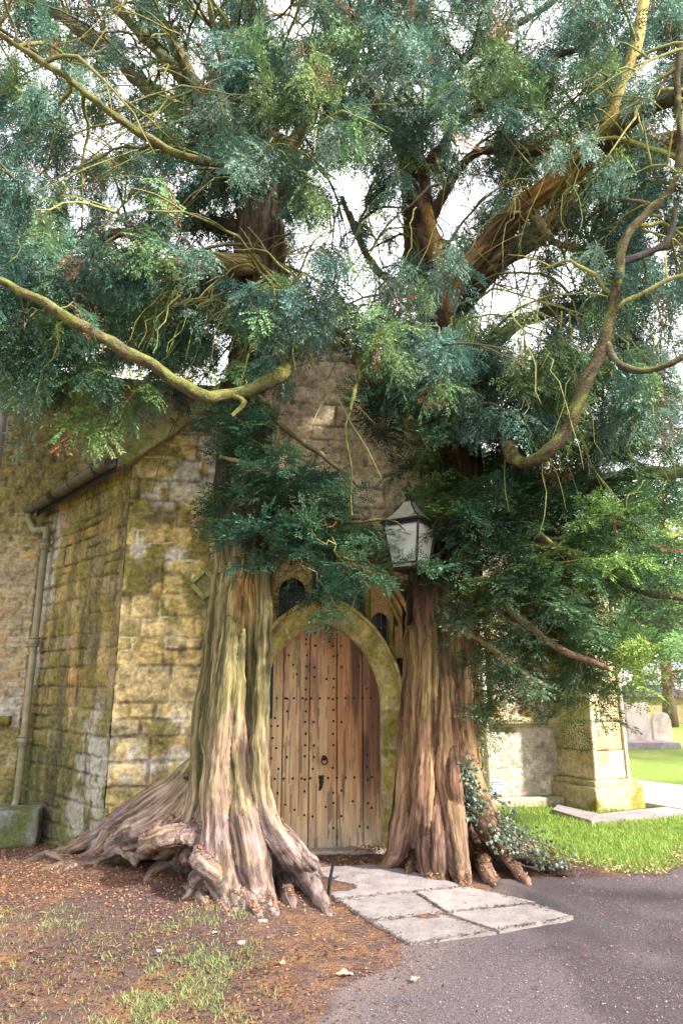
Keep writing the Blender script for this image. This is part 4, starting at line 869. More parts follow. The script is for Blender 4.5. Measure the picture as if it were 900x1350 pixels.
DEN = """
4 3 3 4 4 5 5 5 6 6 7 7 7 6 6 6 6 7
4 4 4 4 4 5 5 6 6 6 7 8 8 8 7 6 6 6
5 4 4 4 5 6 6 6 6 6 7 8 8 8 8 7 7 8
6 2 1 4 7 7 7 7 7 7 8 8 8 8 8 7 7 7
7 6 4 5 6 6 6 6 5 3 6 7 6 4 5 6 7 7
7 4 1 3 6 5 2 3 4 1 3 5 4 3 3 4 6 8
8 7 6 6 5 4 2 3 5 1 2 4 3 2 3 4 5 6
8 8 7 7 6 5 4 7 7 5 5 7 2 0 2 4 4 5
7 8 8 7 6 6 5 6 2 2 7 8 5 3 5 5 5 6
4 5 5 5 3 1 2 1 0 0 5 9 8 7 6 5 4 5
1 1 2 2 0 0 0 0 0 0 3 7 8 7 7 6 6 6
0 0 0 1 0 0 3 2 0 0 1 4 7 7 7 7 6 6
0 0 0 0 0 0 5 5 1 0 1 2 7 9 9 8 7 7
0 0 0 0 0 0 4 6 3 1 0 2 8 9 9 8 7 7
0 0 0 0 0 0 0 5 5 3 1 0 8 9 9 9 9 8
0 0 0 0 0 0 0 0 2 3 1 0 8 9 9 9 9 8
0 0 0 0 0 0 0 0 0 0 0 1 6 9 9 8 7 6
0 0 0 0 0 0 0 0 0 0 0 0 3 7 8 7 5 4
0 0 0 0 0 0 0 0 0 0 0 0 1 1 2 1 0 0
"""
DEN = np.array([[int(x) for x in l.split()] for l in DEN.strip().split('\n')])
FD = 1.0
clL, clR = [], []
rf = np.random.default_rng(21)
for row in range(-4, DEN.shape[0]):
    for colm in range(-4, 24):
        if 0 <= row and 0 <= colm < 18: d = DEN[row, colm]
        elif row < 0 and -4 <= colm < 22: d = 3 if row > -3 else 1
        elif colm < 0: d = 3 if row < 10 else 0
        else: d = (2 if row < 8 else 0)  # unseen foliage beyond the frame, added for shading and kept sparse for light
        k = rf.poisson(d*FD*1.02)
        for _ in range(k):
            px = (colm+rf.random())*50; py = (row+rf.random())*50
            lowmid = 5 <= colm <= 10 and row >= 10
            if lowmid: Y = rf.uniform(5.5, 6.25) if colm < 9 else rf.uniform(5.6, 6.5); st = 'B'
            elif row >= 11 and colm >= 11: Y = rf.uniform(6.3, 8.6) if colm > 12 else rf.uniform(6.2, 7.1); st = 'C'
            elif row >= 7 and colm <= 10: Y = rf.uniform(5.0, 6.9); st = 'A'
            elif row >= 9: Y = rf.uniform(5.4, 7.6); st = 'A'
            else: Y = rf.uniform(5.0, 8.4); st = 'A'
            if 12 <= colm <= 14 and 3 <= row <= 7: Y = rf.uniform(6.9, 8.4)
            if colm in (10, 11) and 4 <= row <= 7 and rf.random() < .6: Y = rf.uniform(7.2, 8.4)
            if row >= 16: Y = rf.uniform(6.3, 8.0)
            if 5 <= colm <= 7 and 4 <= row <= 6 and Y < 6.3: Y = rf.uniform(6.6, 8)
            if row in (7, 8, 9, 10) and colm <= 5 and rf.random() < .35: Y = rf.uniform(7.5, 8.3)
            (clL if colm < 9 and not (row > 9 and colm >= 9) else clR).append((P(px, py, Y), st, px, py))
for _ in range(95):
    clL.append((P(rf.uniform(50, 300), rf.uniform(370, 470), rf.uniform(7.7, 9.0)), 'B', 150, 450))
# unseen clumps added to the right crown beyond the frame, shading the foreground
for _ in range(20):
    clR.append((np.array([rf.uniform(3.2, 7.5), rf.uniform(1.5, 7.2), rf.uniform(3.6, 8.0)]), 'A', 1200, 300))
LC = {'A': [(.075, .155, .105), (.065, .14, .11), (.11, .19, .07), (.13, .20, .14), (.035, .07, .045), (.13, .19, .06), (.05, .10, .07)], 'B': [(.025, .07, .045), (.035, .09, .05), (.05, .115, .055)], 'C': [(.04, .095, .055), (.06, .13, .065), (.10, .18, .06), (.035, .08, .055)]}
def crown(tree, cl, nodes, seed):
    r = np.random.default_rng(seed); nodes = np.array(nodes); cap = len(nodes)+len(cl)*4; NB = np.full((cap, 3), 1e6); NB[:len(nodes)] = nodes; nn = len(nodes)
    pts = np.array([c[0] for c in cl]); d0 = np.array([np.min(((nodes-p)**2).sum(1)) for p in pts]); order = np.argsort(d0)
    twig = MB(); VV = []; CC = []; K = 4
    for ii in order:
        c, st, px, py = cl[ii]; dd = ((NB[:nn]-c)**2).sum(1); k = dd.argmin(); s = NB[k]; D = c-s; dist = np.linalg.norm(D)+1e-6; dirn = D/dist
        if dist < .25: dirn = dirn+r.normal(0, .6, 3); dirn /= np.linalg.norm(dirn)
        e = c+dirn*.22; t = np.linspace(0, 1, 7)[:, None]; arc = {'A': .10, 'B': .05, 'C': .12}[st]*min(dist, 1.5)
        path = s*(1-t)+e*t+ZX*arc*np.sin(t*math.pi)+r.normal(0, .018, (7, 3))*np.sin(t*math.pi); path[1:-1] += r.normal(0, .02, (5, 3))
        path[:, 2] -= (t[:, 0]**3)*(.14 if st == 'A' else .03)
        r0 = .006+.007*min(dist, 1.6); twig.tube(path, np.linspace(r0, .003, 7), 5, c3(*[(.20, .19, .06), (.12, .10, .06), (.22, .2, .08), (.16, .11, .07)][r.integers(4)]), cap=False)
        NB[nn:nn+3] = path[[2, 4, 5]]; nn += 3
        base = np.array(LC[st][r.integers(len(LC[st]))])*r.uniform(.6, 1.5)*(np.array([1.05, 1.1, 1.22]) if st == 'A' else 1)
        if st == 'C': base = base*(.8+.35*sst(620, 760, np.array([px]))[0])*(1+.5*sst(700, 900, np.array([px]))[0]*sst(600, 850, np.array([py]))[0])*np.array([1+.6*sst(650, 880, py), 1+.25*sst(650, 880, py), .85])  # backlight painted into the colour: lower right sprays limier, those by the trunk darker
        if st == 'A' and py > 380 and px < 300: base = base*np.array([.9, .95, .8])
        ns = 9
        for j in range(ns):
            tt = .3+.7*(j+r.random())/ns; p = path[0]*0; f = tt*6; i0 = min(int(f), 5); p = path[i0]+(path[i0+1]-path[i0])*(f-i0)
            az = math.atan2(dirn[1], dirn[0])+r.normal(0, .95); el = {'A': r.normal(-50, 20), 'B': r.normal(-2, 18), 'C': r.normal(-12, 24)}[st]; el = R(max(min(el, 60), -85))
            Q = PRO[st][r.integers(6)]*r.uniform(.65, 1.15); ro = r.normal(0, .5)
            ca, sa, ce, se, cr_, sr = math.cos(az), math.sin(az), math.cos(el), math.sin(el), math.cos(ro), math.sin(ro)
            X = np.array([ca*ce, sa*ce, se]); Yv = np.array([-sa, ca, 0]); Z_ = np.cross(X, Yv); Y2 = Yv*cr_+Z_*sr; Z2 = Z_*cr_-Yv*sr
            VV.append((Q.reshape(-1, 3)@np.array([X, Y2, Z2])+p).astype(np.float32))
            bc_ = base*r.uniform(.8, 1.2)
            if r.random() < .03: bc_ = np.array([.22, .10, .05])
            cc = np.repeat(bc_[None]*r.uniform(.75, 1.3, (len(Q), 1)), K, axis=0); CC.append(cc.astype(np.float32))
    V = np.concatenate(VV); CCc = np.concatenate(CC); F = np.arange(len(V)).reshape(-1, 4)
    print('leaves', len(F))
    child('foliage', mesh_np('foliage', V, F, CCc, smooth=False), mt_leaf, tree)
    me = twig.mesh('twigs', True); a = me.attributes.new('bk', 'FLOAT_VECTOR', 'POINT'); v = np.array(twig.v); a.data.foreach_set('vector', v.astype(np.float32).ravel())
    child('twigs', me, mt_limb, tree)
crown(left_yew, clL, nodesL, 5); crown(right_yew, clR, nodesR, 6)
me = tw.mesh('twigs', True); a = me.attributes.new('bk', 'FLOAT_VECTOR', 'POINT'); a.data.foreach_set('vector', np.array(tw.v).astype(np.float32).ravel()); child('bare_twigs', me, mt_limb, left_yew)

# ---------------------------------------------------------------- ground
gx = np.r_[-400, -200, -100, -50, -25, -12, np.arange(-6, 8, .03), 9, 12, 16, 22, 30, 45, 70, 120, 250, 450]
gy = np.r_[-300, -100, -40, -15, -5, 0, 1.5, np.arange(2.6, 12, .03), 12.5, 13, 14, 15, 16, 17, 18, 19, 20, 22, 25, 30, 40, 60, 100, 200, 500]
EDX = np.array([1.2, 1.75, 2.0, 2.4, 2.8, 3.1, 3.6, 5, 8, 14, 30]); EDY = np.array([9.0, 7.9, 7.25, 6.82, 6.80, 7.05, 7.6, 9.0, 11, 13, 14])
def lawn_d(x, y): return y-np.interp(x, EDX, EDY)-.0
ASP = [(541, 1243), (470, 1290), (400, 1352)]
def asp_left(y):      # x of the left edge of the asphalt at each y
    q = np.array([G(*p)[:2] for p in ((640, 1165), (600, 1200), (541, 1243), (480, 1285), (395, 1352))] + [(-1.6, 2.0), (-3.0, -2.0)]); q = q[np.argsort(q[:, 1])]
    return np.interp(y, q[:, 1], q[:, 0])
def ground_h(x, y):
    q = np.c_[x, y, x*0]; d = np.hypot(x+1.5, (y-6.6)*1.1); h = .10*np.exp(-(d/1.1)**2)+(fbm(q*1.3, 3, 5)-.5)*.06+(fbm(q*7, 3, 6)-.5)*.02*(np.abs(x) < 8)
    ed = sst(0, .5, lawn_d(x, y)); h = h*(1-ed)+(.035+(fbm(q*3, 2, 9)-.5)*.03)*ed; h += .35*sst(13, 30, y)
    h -= .03*sst(-.1, .5, x-asp_left(y))*(1-ed)
    return h
xx, yy = np.meshgrid(gx, gy); X_ = xx.ravel(); Y_ = yy.ravel(); Hh = ground_h(X_, Y_)
q = np.c_[X_, Y_, X_*0]; near = (np.abs(X_) < 10) & (Y_ < 13); fn = fbm(q*9, 4, 11); bn = fbm(q*1.4, 3, 12)
gc_ = cmix(np.tile(c3(.11, .068, .06), (len(q), 1)), c3(.17, .095, .055), sst(.4, .65, fn)); gc_ = cmix(gc_, c3(.07, .05, .055), sst(.5, .65, bn)*.7)
ld_ = lawn_d(X_, Y_)+(fbm(q*4, 3, 13)-.5)*.5; gc_ = cmix(gc_, c3(.10, .16, .03), sst(-.05, .15, ld_)*(X_ > 1.5)); gc_ = cmix(gc_, cmix(np.tile(c3(.16, .22, .05), (len(q), 1)), c3(.26, .28, .09), sst(.4, .6, fbm(q*.7, 3, 19))), 1.0*(~near))  # far lawn varies at random, its pale patches standing in for sun
idx = np.arange(len(X_)).reshape(len(gy), len(gx)); F = np.stack([idx[:-1, :-1], idx[:-1, 1:], idx[1:, 1:], idx[1:, :-1]], -1).reshape(-1, 4)
g = obj('ground', mesh_np('ground', np.c_[X_, Y_, Hh], F, gc_), mt_ground); tag(g, 'brown soil under the yews turning to lawn behind', 'ground', kind='structure')
# asphalt path
px_ = np.arange(-2.4, 9.0, .03); py_ = np.arange(-1.0, 12.0, .03); xx, yy = np.meshgrid(px_, py_); X_ = xx.ravel(); Y_ = yy.ravel(); q = np.c_[X_, Y_, X_*0]
sdl = X_-asp_left(Y_)+(fbm(q*3, 3, 14)-.5)*.22+(fbm(q*1.1, 2, 19)-.5)*.5; sdt = -(lawn_d(X_, Y_)+.10)+(fbm(q*3, 3, 15)-.5)*.2
top_ = G(700, 1165)[1]; sdt = np.minimum(sdt, (6.55+.12*(X_-1.5)-Y_)*(X_ < 2.6)+9*(X_ >= 2.6)); sdd = np.minimum(sdl, sdt)
hp = ground_h(X_, Y_)*.25+.012+(fbm(q*8, 3, 16)-.5)*.006-.06*(1-sst(-.12, .06, sdd))
A0, A1 = G(660, 1168)[:2], G(800, 1222)[:2]; tt = np.clip(((X_-A0[0])*(A1[0]-A0[0])+(Y_-A0[1])*(A1[1]-A0[1]))/((A1-A0)**2).sum(), 0, 1); dl = np.hypot(X_-(A0[0]+tt*(A1[0]-A0[0])), Y_-(A0[1]+tt*(A1[1]-A0[1])))
hp += .045*np.exp(-(dl/.09)**2)*(1-sst(.6, 1, tt))
pc_ = cmix(np.tile(c3(.100, .078, .090), (len(q), 1)), c3(.062, .046, .056), sst(.4, .65, fbm(q*1.2, 4, 17))); pc_ = cmix(pc_, c3(.06, .052, .06), np.exp(-(dl/.14)**2)*.8)
pc_ = cmix(pc_, c3(.16, .12, .11), (1-sst(0, .5, sdl+.2*(fbm(q*9, 3, 18)-.5)))*.7); keep = sdd > -.14
idx = np.arange(len(X_)).reshape(len(py_), len(px_)); F = np.stack([idx[:-1, :-1], idx[:-1, 1:], idx[1:, 1:], idx[1:, :-1]], -1).reshape(-1, 4); F = F[keep[F].any(axis=1)]
g = obj('path', mesh_np('path', np.c_[X_, Y_, hp], F, pc_), mt_path); tag(g, 'dark purplish asphalt path sweeping past the porch', 'path', kind='structure')
def top_h(x, y):
    x = np.atleast_1d(np.asarray(x, float)); y = np.atleast_1d(np.asarray(y, float)); return ground_h(x, y)
# pale path beyond the buttress
pp_ = [G(832, 1036)[:2], G(850, 1068)[:2], G(905, 1078)[:2], (9, 9.6), (14, 9.8), (14, 13), (9, 12.0), G(900, 1044)[:2]]
def slab(name, poly, z0, z1, bevel=.008, jit=0):
    import bmesh
    if jit:
        q_ = []; r_ = np.random.default_rng(int(abs(poly[0][0])*1000)); n_ = len(poly)
        for i in range(n_):
            a_, b_ = np.array(poly[i][:2]), np.array(poly[(i+1) % n_][:2]); k_ = max(int(np.linalg.norm(b_-a_)/.09), 1)
            for j in range(k_): q_.append(a_+(b_-a_)*j/k_+r_.normal(0, jit, 2))
        poly = q_
    me = bpy.data.meshes.new(name); bm = bmesh.new(); vs = [bm.verts.new((p[0], p[1], z1)) for p in poly]; f = bm.faces.new(vs); bm.normal_update()
    if f.normal.z < 0: f.normal_flip()
    ex = bmesh.ops.extrude_face_region(bm, geom=[f])
    for v in ex['geom']:
        if isinstance(v, bmesh.types.BMVert): v.co.z = z0
    bmesh.ops.recalc_face_normals(bm, faces=bm.faces)
    if bevel: bmesh.ops.bevel(bm, geom=list(bm.edges), offset=bevel, segments=2, affect='EDGES', clamp_overlap=True)
    bm.to_mesh(me); bm.free(); return me
tag(obj('path', slab('path', pp_, -.05, .10, .0), M('pale_gravel', (.42, .38, .33), scale=20, var=.2, bump=.5)), 'pale sunlit gravel path beyond the buttress', 'path', kind='structure')
kp = [G(735, 1070)[:2], G(790, 1083)[:2], G(905, 1070)[:2], G(905, 1077)[:2]+np.array([0, -.1]), G(780, 1093)[:2], G(728, 1077)[:2]]
tag(obj('kerb', slab('kerb', [kp[0], kp[1], kp[4], kp[5]], -.05, .09, .006), mt_fl), 'low stone kerb along the foot of the buttress', 'kerb', kind='structure')
tag(obj('kerb', slab('kerb', [kp[1], kp[2], kp[3], kp[4]], -.05, .09, .006), mt_fl), 'low stone kerb running right from the buttress', 'kerb', kind='structure')

# flagstones
flags = [
 ([(398, 1143), (505, 1138), (560, 1152), (616, 1167), (549, 1175), (443, 1185)], 'wide flagstone at the foot of the oak door'),
 ([(446, 1187), (547, 1177), (586, 1202), (486, 1212)], 'left flagstone in the middle row before the door'),
 ([(550, 1176), (618, 1169), (704, 1189), (589, 1201)], 'right flagstone in the middle row beside the yew roots'),
 ([(488, 1214), (586, 1204), (655, 1227), (541, 1243)], 'front left flagstone meeting bare soil and asphalt'),
 ([(589, 1203), (706, 1191), (756, 1207), (658, 1226)], 'front right flagstone reaching into the asphalt path')]
for i, (pl, lb) in enumerate(flags):
    mt_v = M('worn_flagstone', [(.23, .20, .21), (.20, .175, .18), (.25, .22, .22), (.19, .165, .17), (.22, .195, .195)][i], rough=.9, spec=.2, scale=[5, 8, 6, 9, 7][i], var=.26, bump=.8, bscale=34, bdist=.01, speck=(11, (.15, .125, .12), .64))
    f = obj('flagstone', slab('flagstone', [G(*p, .03)[:2] for p in pl], -.05, .024+.004*(i % 3), .003, .004), mt_v); tag(f, lb, 'flagstone', 'flagstones in front of the door')

# litter, needles and small leaves lying on the soil
def in_flag(x, y): return (x > -.25) & (x < 1.75) & (y > 4.95) & (y < 7.0) & (x > .47-(y-5.0)*.7) & (y < 6.9)
r = np.random.default_rng(31)
n = 90000; x = r.uniform(-4.2, 2.2, n); y = 3.0+5.2*r.random(n)**.9; pr = sst(-.65, .45, -(x-asp_left(y)))*.95+.05; den = .35+.65*sst(.35, .6, fbm(np.c_[x*1.5, y*1.5, x*0], 3, 33)); m = (r.random(n) < pr*den) & ~(in_flag(x, y) & (r.random(n) < .96)); x = x[m]; y = y[m]
z = ground_h(x, y)+r.uniform(.0, .012, len(x)); z = np.where(in_flag(x, y), .042, np.where(x > asp_left(y), .022, z))
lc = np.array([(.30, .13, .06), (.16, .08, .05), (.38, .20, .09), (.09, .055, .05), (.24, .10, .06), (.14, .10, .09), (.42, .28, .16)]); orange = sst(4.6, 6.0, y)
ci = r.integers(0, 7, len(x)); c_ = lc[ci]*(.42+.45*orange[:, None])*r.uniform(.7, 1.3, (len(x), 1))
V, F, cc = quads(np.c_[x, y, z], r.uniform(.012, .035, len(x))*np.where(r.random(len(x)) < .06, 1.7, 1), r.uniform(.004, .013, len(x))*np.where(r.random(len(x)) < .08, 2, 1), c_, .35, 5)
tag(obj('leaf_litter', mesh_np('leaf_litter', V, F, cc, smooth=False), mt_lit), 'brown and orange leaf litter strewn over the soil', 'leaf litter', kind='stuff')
# litter in the crooks of the roots
sel = (NL[:, 2] > .62) & (VL[:, 2] < .75) & (VL[:, 2] > .03) & (fbm(VL*6, 3, 3) > .5); ids = r.choice(np.where(sel)[0], min(2000, sel.sum()), False); pL = VL[ids]+ZX*.008
sel = (NR[:, 2] > .4) & (VR[:, 2] < .4); ids = r.choice(np.where(sel)[0], min(900, sel.sum()), False); pL = np.r_[pL, VR[ids]+ZX*.008]
dr = W(.45, .06, -.1)[None]+np.c_[r.normal(0, .16, 330), r.normal(-.12, .07, 330), np.abs(r.normal(0, .02, 330))]; pL = np.r_[pL, dr]
V, F, cc = quads(pL, r.uniform(.015, .045, len(pL)), r.uniform(.006, .016, len(pL)), np.array([(.30, .13, .055), (.18, .08, .045), (.36, .19, .08), (.10, .06, .05)])[r.integers(0, 4, len(pL))], .5, 6)
tag(obj('root_litter', mesh_np('root_litter', V, F, cc, smooth=False), mt_lit), 'orange leaves caught between the yew roots and doorstep', 'leaf litter', kind='stuff')
jp = []
for a_, b_ in (((443, 1185), (616, 1168)), ((485, 1213), (706, 1190)), ((547, 1176), (588, 1203)), ((585, 1204), (657, 1228)), ((443, 1186), (541, 1244)), ((541, 1244), (757, 1208)), ((620, 1169), (756, 1207)), ((405, 1148), (443, 1185))):
    A_, B_ = G(*a_, .03), G(*b_, .03); k = int(np.linalg.norm(B_-A_)*190); t = r.random(k)[:, None]; jp.append(A_*(1-t)+B_*t+np.c_[r.normal(0, .012, k), r.normal(0, .014, k), np.abs(r.normal(0, .003, k))])
jp = np.concatenate(jp); V, F, cc = quads(jp, r.uniform(.01, .03, len(jp)), r.uniform(.005, .014, len(jp)), np.array([(.07, .05, .045), (.12, .08, .06), (.2, .12, .07), (.05, .06, .03), (.09, .07, .07)])[r.integers(0, 5, len(jp))], .3, 12)
tag(obj('joint_dirt', mesh_np('joint_dirt', V, F, cc, smooth=False), mt_lit), 'dark dirt and crumbs packed in the flagstone joints', 'dirt', kind='stuff')
# border of fallen leaves between lawn and asphalt
n = 2600; x = r.uniform(1.5, 6, n); y = np.interp(x, EDX, EDY)+r.normal(-.05, .16, n); V, F, cc = quads(np.c_[x, y, np.full(n, .035)], r.uniform(.015, .04, n), r.uniform(.006, .018, n), np.array([(.34, .22, .12), (.2, .11, .07), (.45, .33, .2), (.1, .07, .06)])[r.integers(0, 4, n)], .4, 8)
tag(obj('leaf_litter', mesh_np('leaf_litter', V, F, cc, smooth=False), mt_lit), 'dry leaves along the edge between lawn and asphalt', 'leaf litter', kind='stuff')

n = 26000; x = r.uniform(-.8, 6, n); y = r.uniform(3.0, 7.2, n)**1; m = (x > asp_left(y)-.25) & (lawn_d(x, y) < -.05) & ~in_flag(x, y); x = x[m]; y = y[m]
V, F, cc = quads(np.c_[x, y, np.full(len(x), .019)+ground_h(x, y)*.25], r.uniform(.005, .014, len(x)), r.uniform(.004, .010, len(x)), np.array([(.17, .14, .15), (.12, .095, .105), (.24, .20, .20), (.06, .05, .055), (.2, .12, .09)])[r.integers(0, 5, len(x))], .5, 9)
tag(obj('grit', mesh_np('grit', V, F, cc, smooth=False), mt_lit), 'loose grit and crumbs on the asphalt path', 'grit', kind='stuff')
# grass
def blades(x, y, z, hmin, hmax, wd, cols, seed, lean=.5):
    r = np.random.default_rng(seed); n = len(x); a = r.uniform(0, 2*math.pi, n); h = r.uniform(hmin, hmax, n); ln = r.uniform(0, lean, n)*h; b = r.uniform(0, 2*math.pi, n)
    p = np.c_[x, y, z]; s_ = np.c_[np.cos(a), np.sin(a), a*0]*wd/2; mid = p+np.c_[np.cos(b)*ln*.35, np.sin(b)*ln*.35, h*.6]; tip = p+np.c_[np.cos(b)*ln, np.sin(b)*ln, h]
    V = np.stack([p-s_, p+s_, mid+s_*.8, mid-s_*.8, mid-s_*.8, mid+s_*.8, tip+s_*.1, tip-s_*.1], 1).reshape(-1, 3); F = np.arange(8*n).reshape(-1, 4)
    c = cols[r.integers(0, len(cols), n)]*r.uniform(.7, 1.3, (n, 1)); return V, F, np.repeat(c, 8, axis=0)
n = 110000; x = r.uniform(-3.6, .6, n); y = r.uniform(3.2, 6.2, n); gm = fbm(np.c_[x*2.2, y*2.2, x*0], 4, 41)
zone = sst(-.35, -1.0, x+.45*(y-4.3))*0+sst(.0, .6, -(x+.25))*(1-sst(5.0, 5.9, y)); fine_ = fbm(np.c_[x*7, y*7, x*0], 3, 43)
m = r.random(n) < zone*sst(.38, .58, gm)*sst(.44, .58, fine_)*.9+.08*zone; x = x[m]; y = y[m]
V, F, cc = blades(x, y, ground_h(x, y)-.004, .010, .036, .0045, np.array([(.15, .25, .08), (.20, .30, .10), (.26, .28, .12), (.12, .20, .07), (.34, .30, .17)]), 3, 1.4)
tag(obj('grass', mesh_np('grass', V, F, cc, smooth=False), mt_grass), 'sparse grass patches on the leaf-strewn soil at left', 'grass', kind='stuff')
n = 130000; x = r.uniform(1.5, 8, n); y = 6.6+(r.random(n)**1.3)*5.5; m = (lawn_d(x, y)+(fbm(np.c_[x*4, y*4, x*0], 3, 13)-.5)*.5 > .02) & ~((x > 3.7) & (y > 9.55)) & (fbm(np.c_[x*5, y*5, x*0], 3, 47) > .36); x = x[m]; y = y[m]
V, F, cc = blades(x, y, ground_h(x, y)-.004, .02, .065, .006, np.array([(.20, .34, .05), (.26, .42, .07), (.34, .42, .10), (.14, .27, .05), (.36, .34, .12)]), 4, 1.0)
tag(obj('grass', mesh_np('grass', V, F, cc, smooth=False), mt_grass), 'bright green sunlit lawn beside the church wall', 'grass', kind='stuff')

# ivy at the foot of the right yew
ivy = empty('ivy', 'dark variegated ivy trailing over the root foot of the right yew', 'ivy', tuple(G(660, 1130)))
stems = MB(); pL = []; nL = []
cen = [(612, 1030, 6.62), (625, 1060, 6.6), (640, 1085, 6.6), (655, 1105, 6.55), (680, 1120, -.12), (710, 1130, -.10), (740, 1138, -.06), (690, 1100, -.10)]
for k in range(17):
    a = cen[r.integers(0, 4)]; b = cen[r.integers(3, 8)]; p0 = pt(a)+r.normal(0, .06, 3); p1 = pt(b)+r.normal(0, .08, 3); t = np.linspace(0, 1, 9)[:, None]; pth = p0*(1-t)+p1*t+r.normal(0, .02, (9, 3)); pth[:, 2] = np.maximum(pth[:, 2], .04); stems.tube(pth, .005, 5, (.12, .08, .05))
    for _ in range(34):
        t_ = r.random(); pL.append(p0*(1-t_)+p1*t_+r.normal(0, .05, 3)*np.array([1, .8, 1]))
for k in range(190): pL.append(P(r.normal(616, 8), r.uniform(1000, 1080), 6.55)+r.normal(0, .04, 3))
for k in range(260): pL.append(P(r.normal(626, 4), r.uniform(890, 1010), 6.8)+r.normal(0, .03, 3))
pL = np.array(pL); pL[:, 2] = np.maximum(pL[:, 2], .05); mb = MB(); ivc = [(.03, .06, .045), (.04, .08, .05), (.06, .10, .06), (.12, .17, .12), (.02, .045, .035)]
for i, p in enumerate(pL):
    a = r.uniform(0, 2*math.pi); s = r.uniform(.012, .025); nrm = np.array([r.normal(.2, .4), r.normal(-.8, .4), r.uniform(.1, .9)]); nrm /= np.linalg.norm(nrm); e1_ = np.cross(nrm, [math.cos(a), math.sin(a), .3]); e1_ /= np.linalg.norm(e1_); e2_ = np.cross(nrm, e1_)
    sh = [(0, -1), (.55, -.75), (.95, -.1), (.42, .15), (0, 1.15), (-.42, .15), (-.95, -.1), (-.55, -.75)]
    Vv = [p+nrm*.008]+[p+e1_*x_*s+e2_*y_*s for x_, y_ in sh]; mb.add(Vv, [(0, 1+k, 1+(k+1) % 8) for k in range(8)], c3(*ivc[r.integers(5)])*(r.uniform(.8, 1.4)) if i < len(pL)-260 else c3(.14, .15, .04)*r.uniform(.7, 1.3))
mt_ivy = M('ivy_leaf', attr=True, rough=.35, spec=.5, var=0, bump=0, transl=.12)
child('leaves', mb.mesh('leaves'), mt_ivy, ivy); child('stems', stems.mesh('stems', True), mt_lit, ivy)

# ---------------------------------------------------------------- lantern
lb = P(541, 751, 6.35); lan = empty('lantern', 'tapered four-sided glass lantern on a dark bracket beside the right yew', 'lantern', tuple(lb)); an = R(-33)
ax = np.array([[math.cos(an), math.sin(an), 0], [-math.sin(an), math.cos(an), 0], [0, 0, 1.]]); hb, ht, hg = .125, .185, .42
def LP(x, y, z): return lb+ax[0]*x+ax[1]*y+ZX*z
cn_ = [(-1, -1), (1, -1), (1, 1), (-1, 1)]; mb = MB()
for (x, y) in cn_: mb.tube([LP(x*hb, y*hb, .0), LP(x*ht, y*ht, hg)], .013, 6)
for hw, z, t in ((hb, 0, .016), (hb, .05, .008), (ht, hg, .018), (ht+.02, hg+.025, .014)):
    for k in range(4):
        (x0, y0), (x1, y1) = cn_[k], cn_[(k+1) % 4]; mb.tube([LP(x0*hw, y0*hw, z), LP(x1*hw, y1*hw, z)], t, 6)
mb.box(LP(0, 0, -.005), 2*hb, 2*hb, .012, ax); fr = child('lantern_frame', mb.mesh('lantern_frame'), mt_copper, lan)
for k in range(4):
    (x0, y0), (x1, y1) = cn_[k], cn_[(k+1) % 4]; mb = MB(); i_ = .97
    q4 = [LP(x0*hb*i_, y0*hb*i_, .01), LP(x1*hb*i_, y1*hb*i_, .01), LP(x1*ht*i_, y1*ht*i_, hg), LP(x0*ht*i_, y0*ht*i_, hg)]; nr = np.cross(q4[1]-q4[0], q4[3]-q4[0]); nr /= np.linalg.norm(nr)
    mb.add(q4+[p-nr*.003 for p in q4], [(0, 1, 2, 3), (7, 6, 5, 4), (0, 4, 5, 1), (1, 5, 6, 2), (2, 6, 7, 3), (3, 7, 4, 0)]); child('glass_pane', mb.mesh('glass_pane'), mt_pane, lan)
rfm = [(ht+.02, .03), (.13, .10), (.075, .17), (.045, .235)]; mb = MB(); gl = MB()
for j in range(3):
    (h0, z0), (h1, z1) = rfm[j], rfm[j+1]
    for k in range(4):
        (x0, y0), (x1, y1) = cn_[k], cn_[(k+1) % 4]; gl.add([LP(x0*h0, y0*h0, hg+z0), LP(x1*h0, y1*h0, hg+z0), LP(x1*h1, y1*h1, hg+z1), LP(x0*h1, y0*h1, hg+z1)], [(0, 1, 2, 3)])
        mb.tube([LP(x0*h0, y0*h0, hg+z0), LP(x0*h1, y0*h1, hg+z1)], .008, 6)
child('lantern_roof', gl.mesh('lantern_roof'), M('roof_metal', (.42, .42, .34), rough=.35, metal=.3, var=.3, scale=12, bump=.2), lan); child('roof_rib', mb.mesh('roof_rib'), mt_copper, lan)
mb = MB(); zt = hg+.235; mb.tube([LP(0, 0, zt+d) for d in (0, .02, .03, .05, .06, .08, .10, .12, .13, .16, .20, .23)], [.05, .045, .03, .025, .035, .045, .035, .02, .025, .018, .010, .003], 12); child('finial', mb.mesh('finial', True), mt_copper, lan)
mb = MB(); mb.tube([LP(0, 0, .02), LP(0, 0, .12)], .02, 8); mb.tube([LP(0, 0, .12), LP(0, 0, .16), LP(0, 0, .24), LP(0, 0, .29)], [.025, .04, .045, .015], 10); child('bulb', mb.mesh('bulb', True), M('bulb_glass', (.8, .78, .7), rough=.3, var=0, bump=0), lan)
mb = MB(); hw_ = LP(0, 0, -.02); wl = hw_+np.array([.05, 1.07, -.35])
mb.tube([hw_, hw_-ZX*.10], [.03, .02], 8); mb.tube([hw_-ZX*.1, hw_-ZX*.22+np.array([0, .1, 0]), lerp(hw_, wl, .5)-ZX*.3, wl-ZX*.2, wl+np.array([0, .06, -.2])], .022, 8); mb.tube([hw_-ZX*.08, lerp(hw_, wl, .4)-ZX*.02, wl+ZX*.3, wl+ZX*.3+np.array([0, .06, 0])], .014, 8)
mb.box(wl+np.array([.0, .05, .05]), .08, .03, .7, np.array([UX, -NX, ZX])); child('wall_bracket', mb.mesh('wall_bracket'), mt_iron, lan)

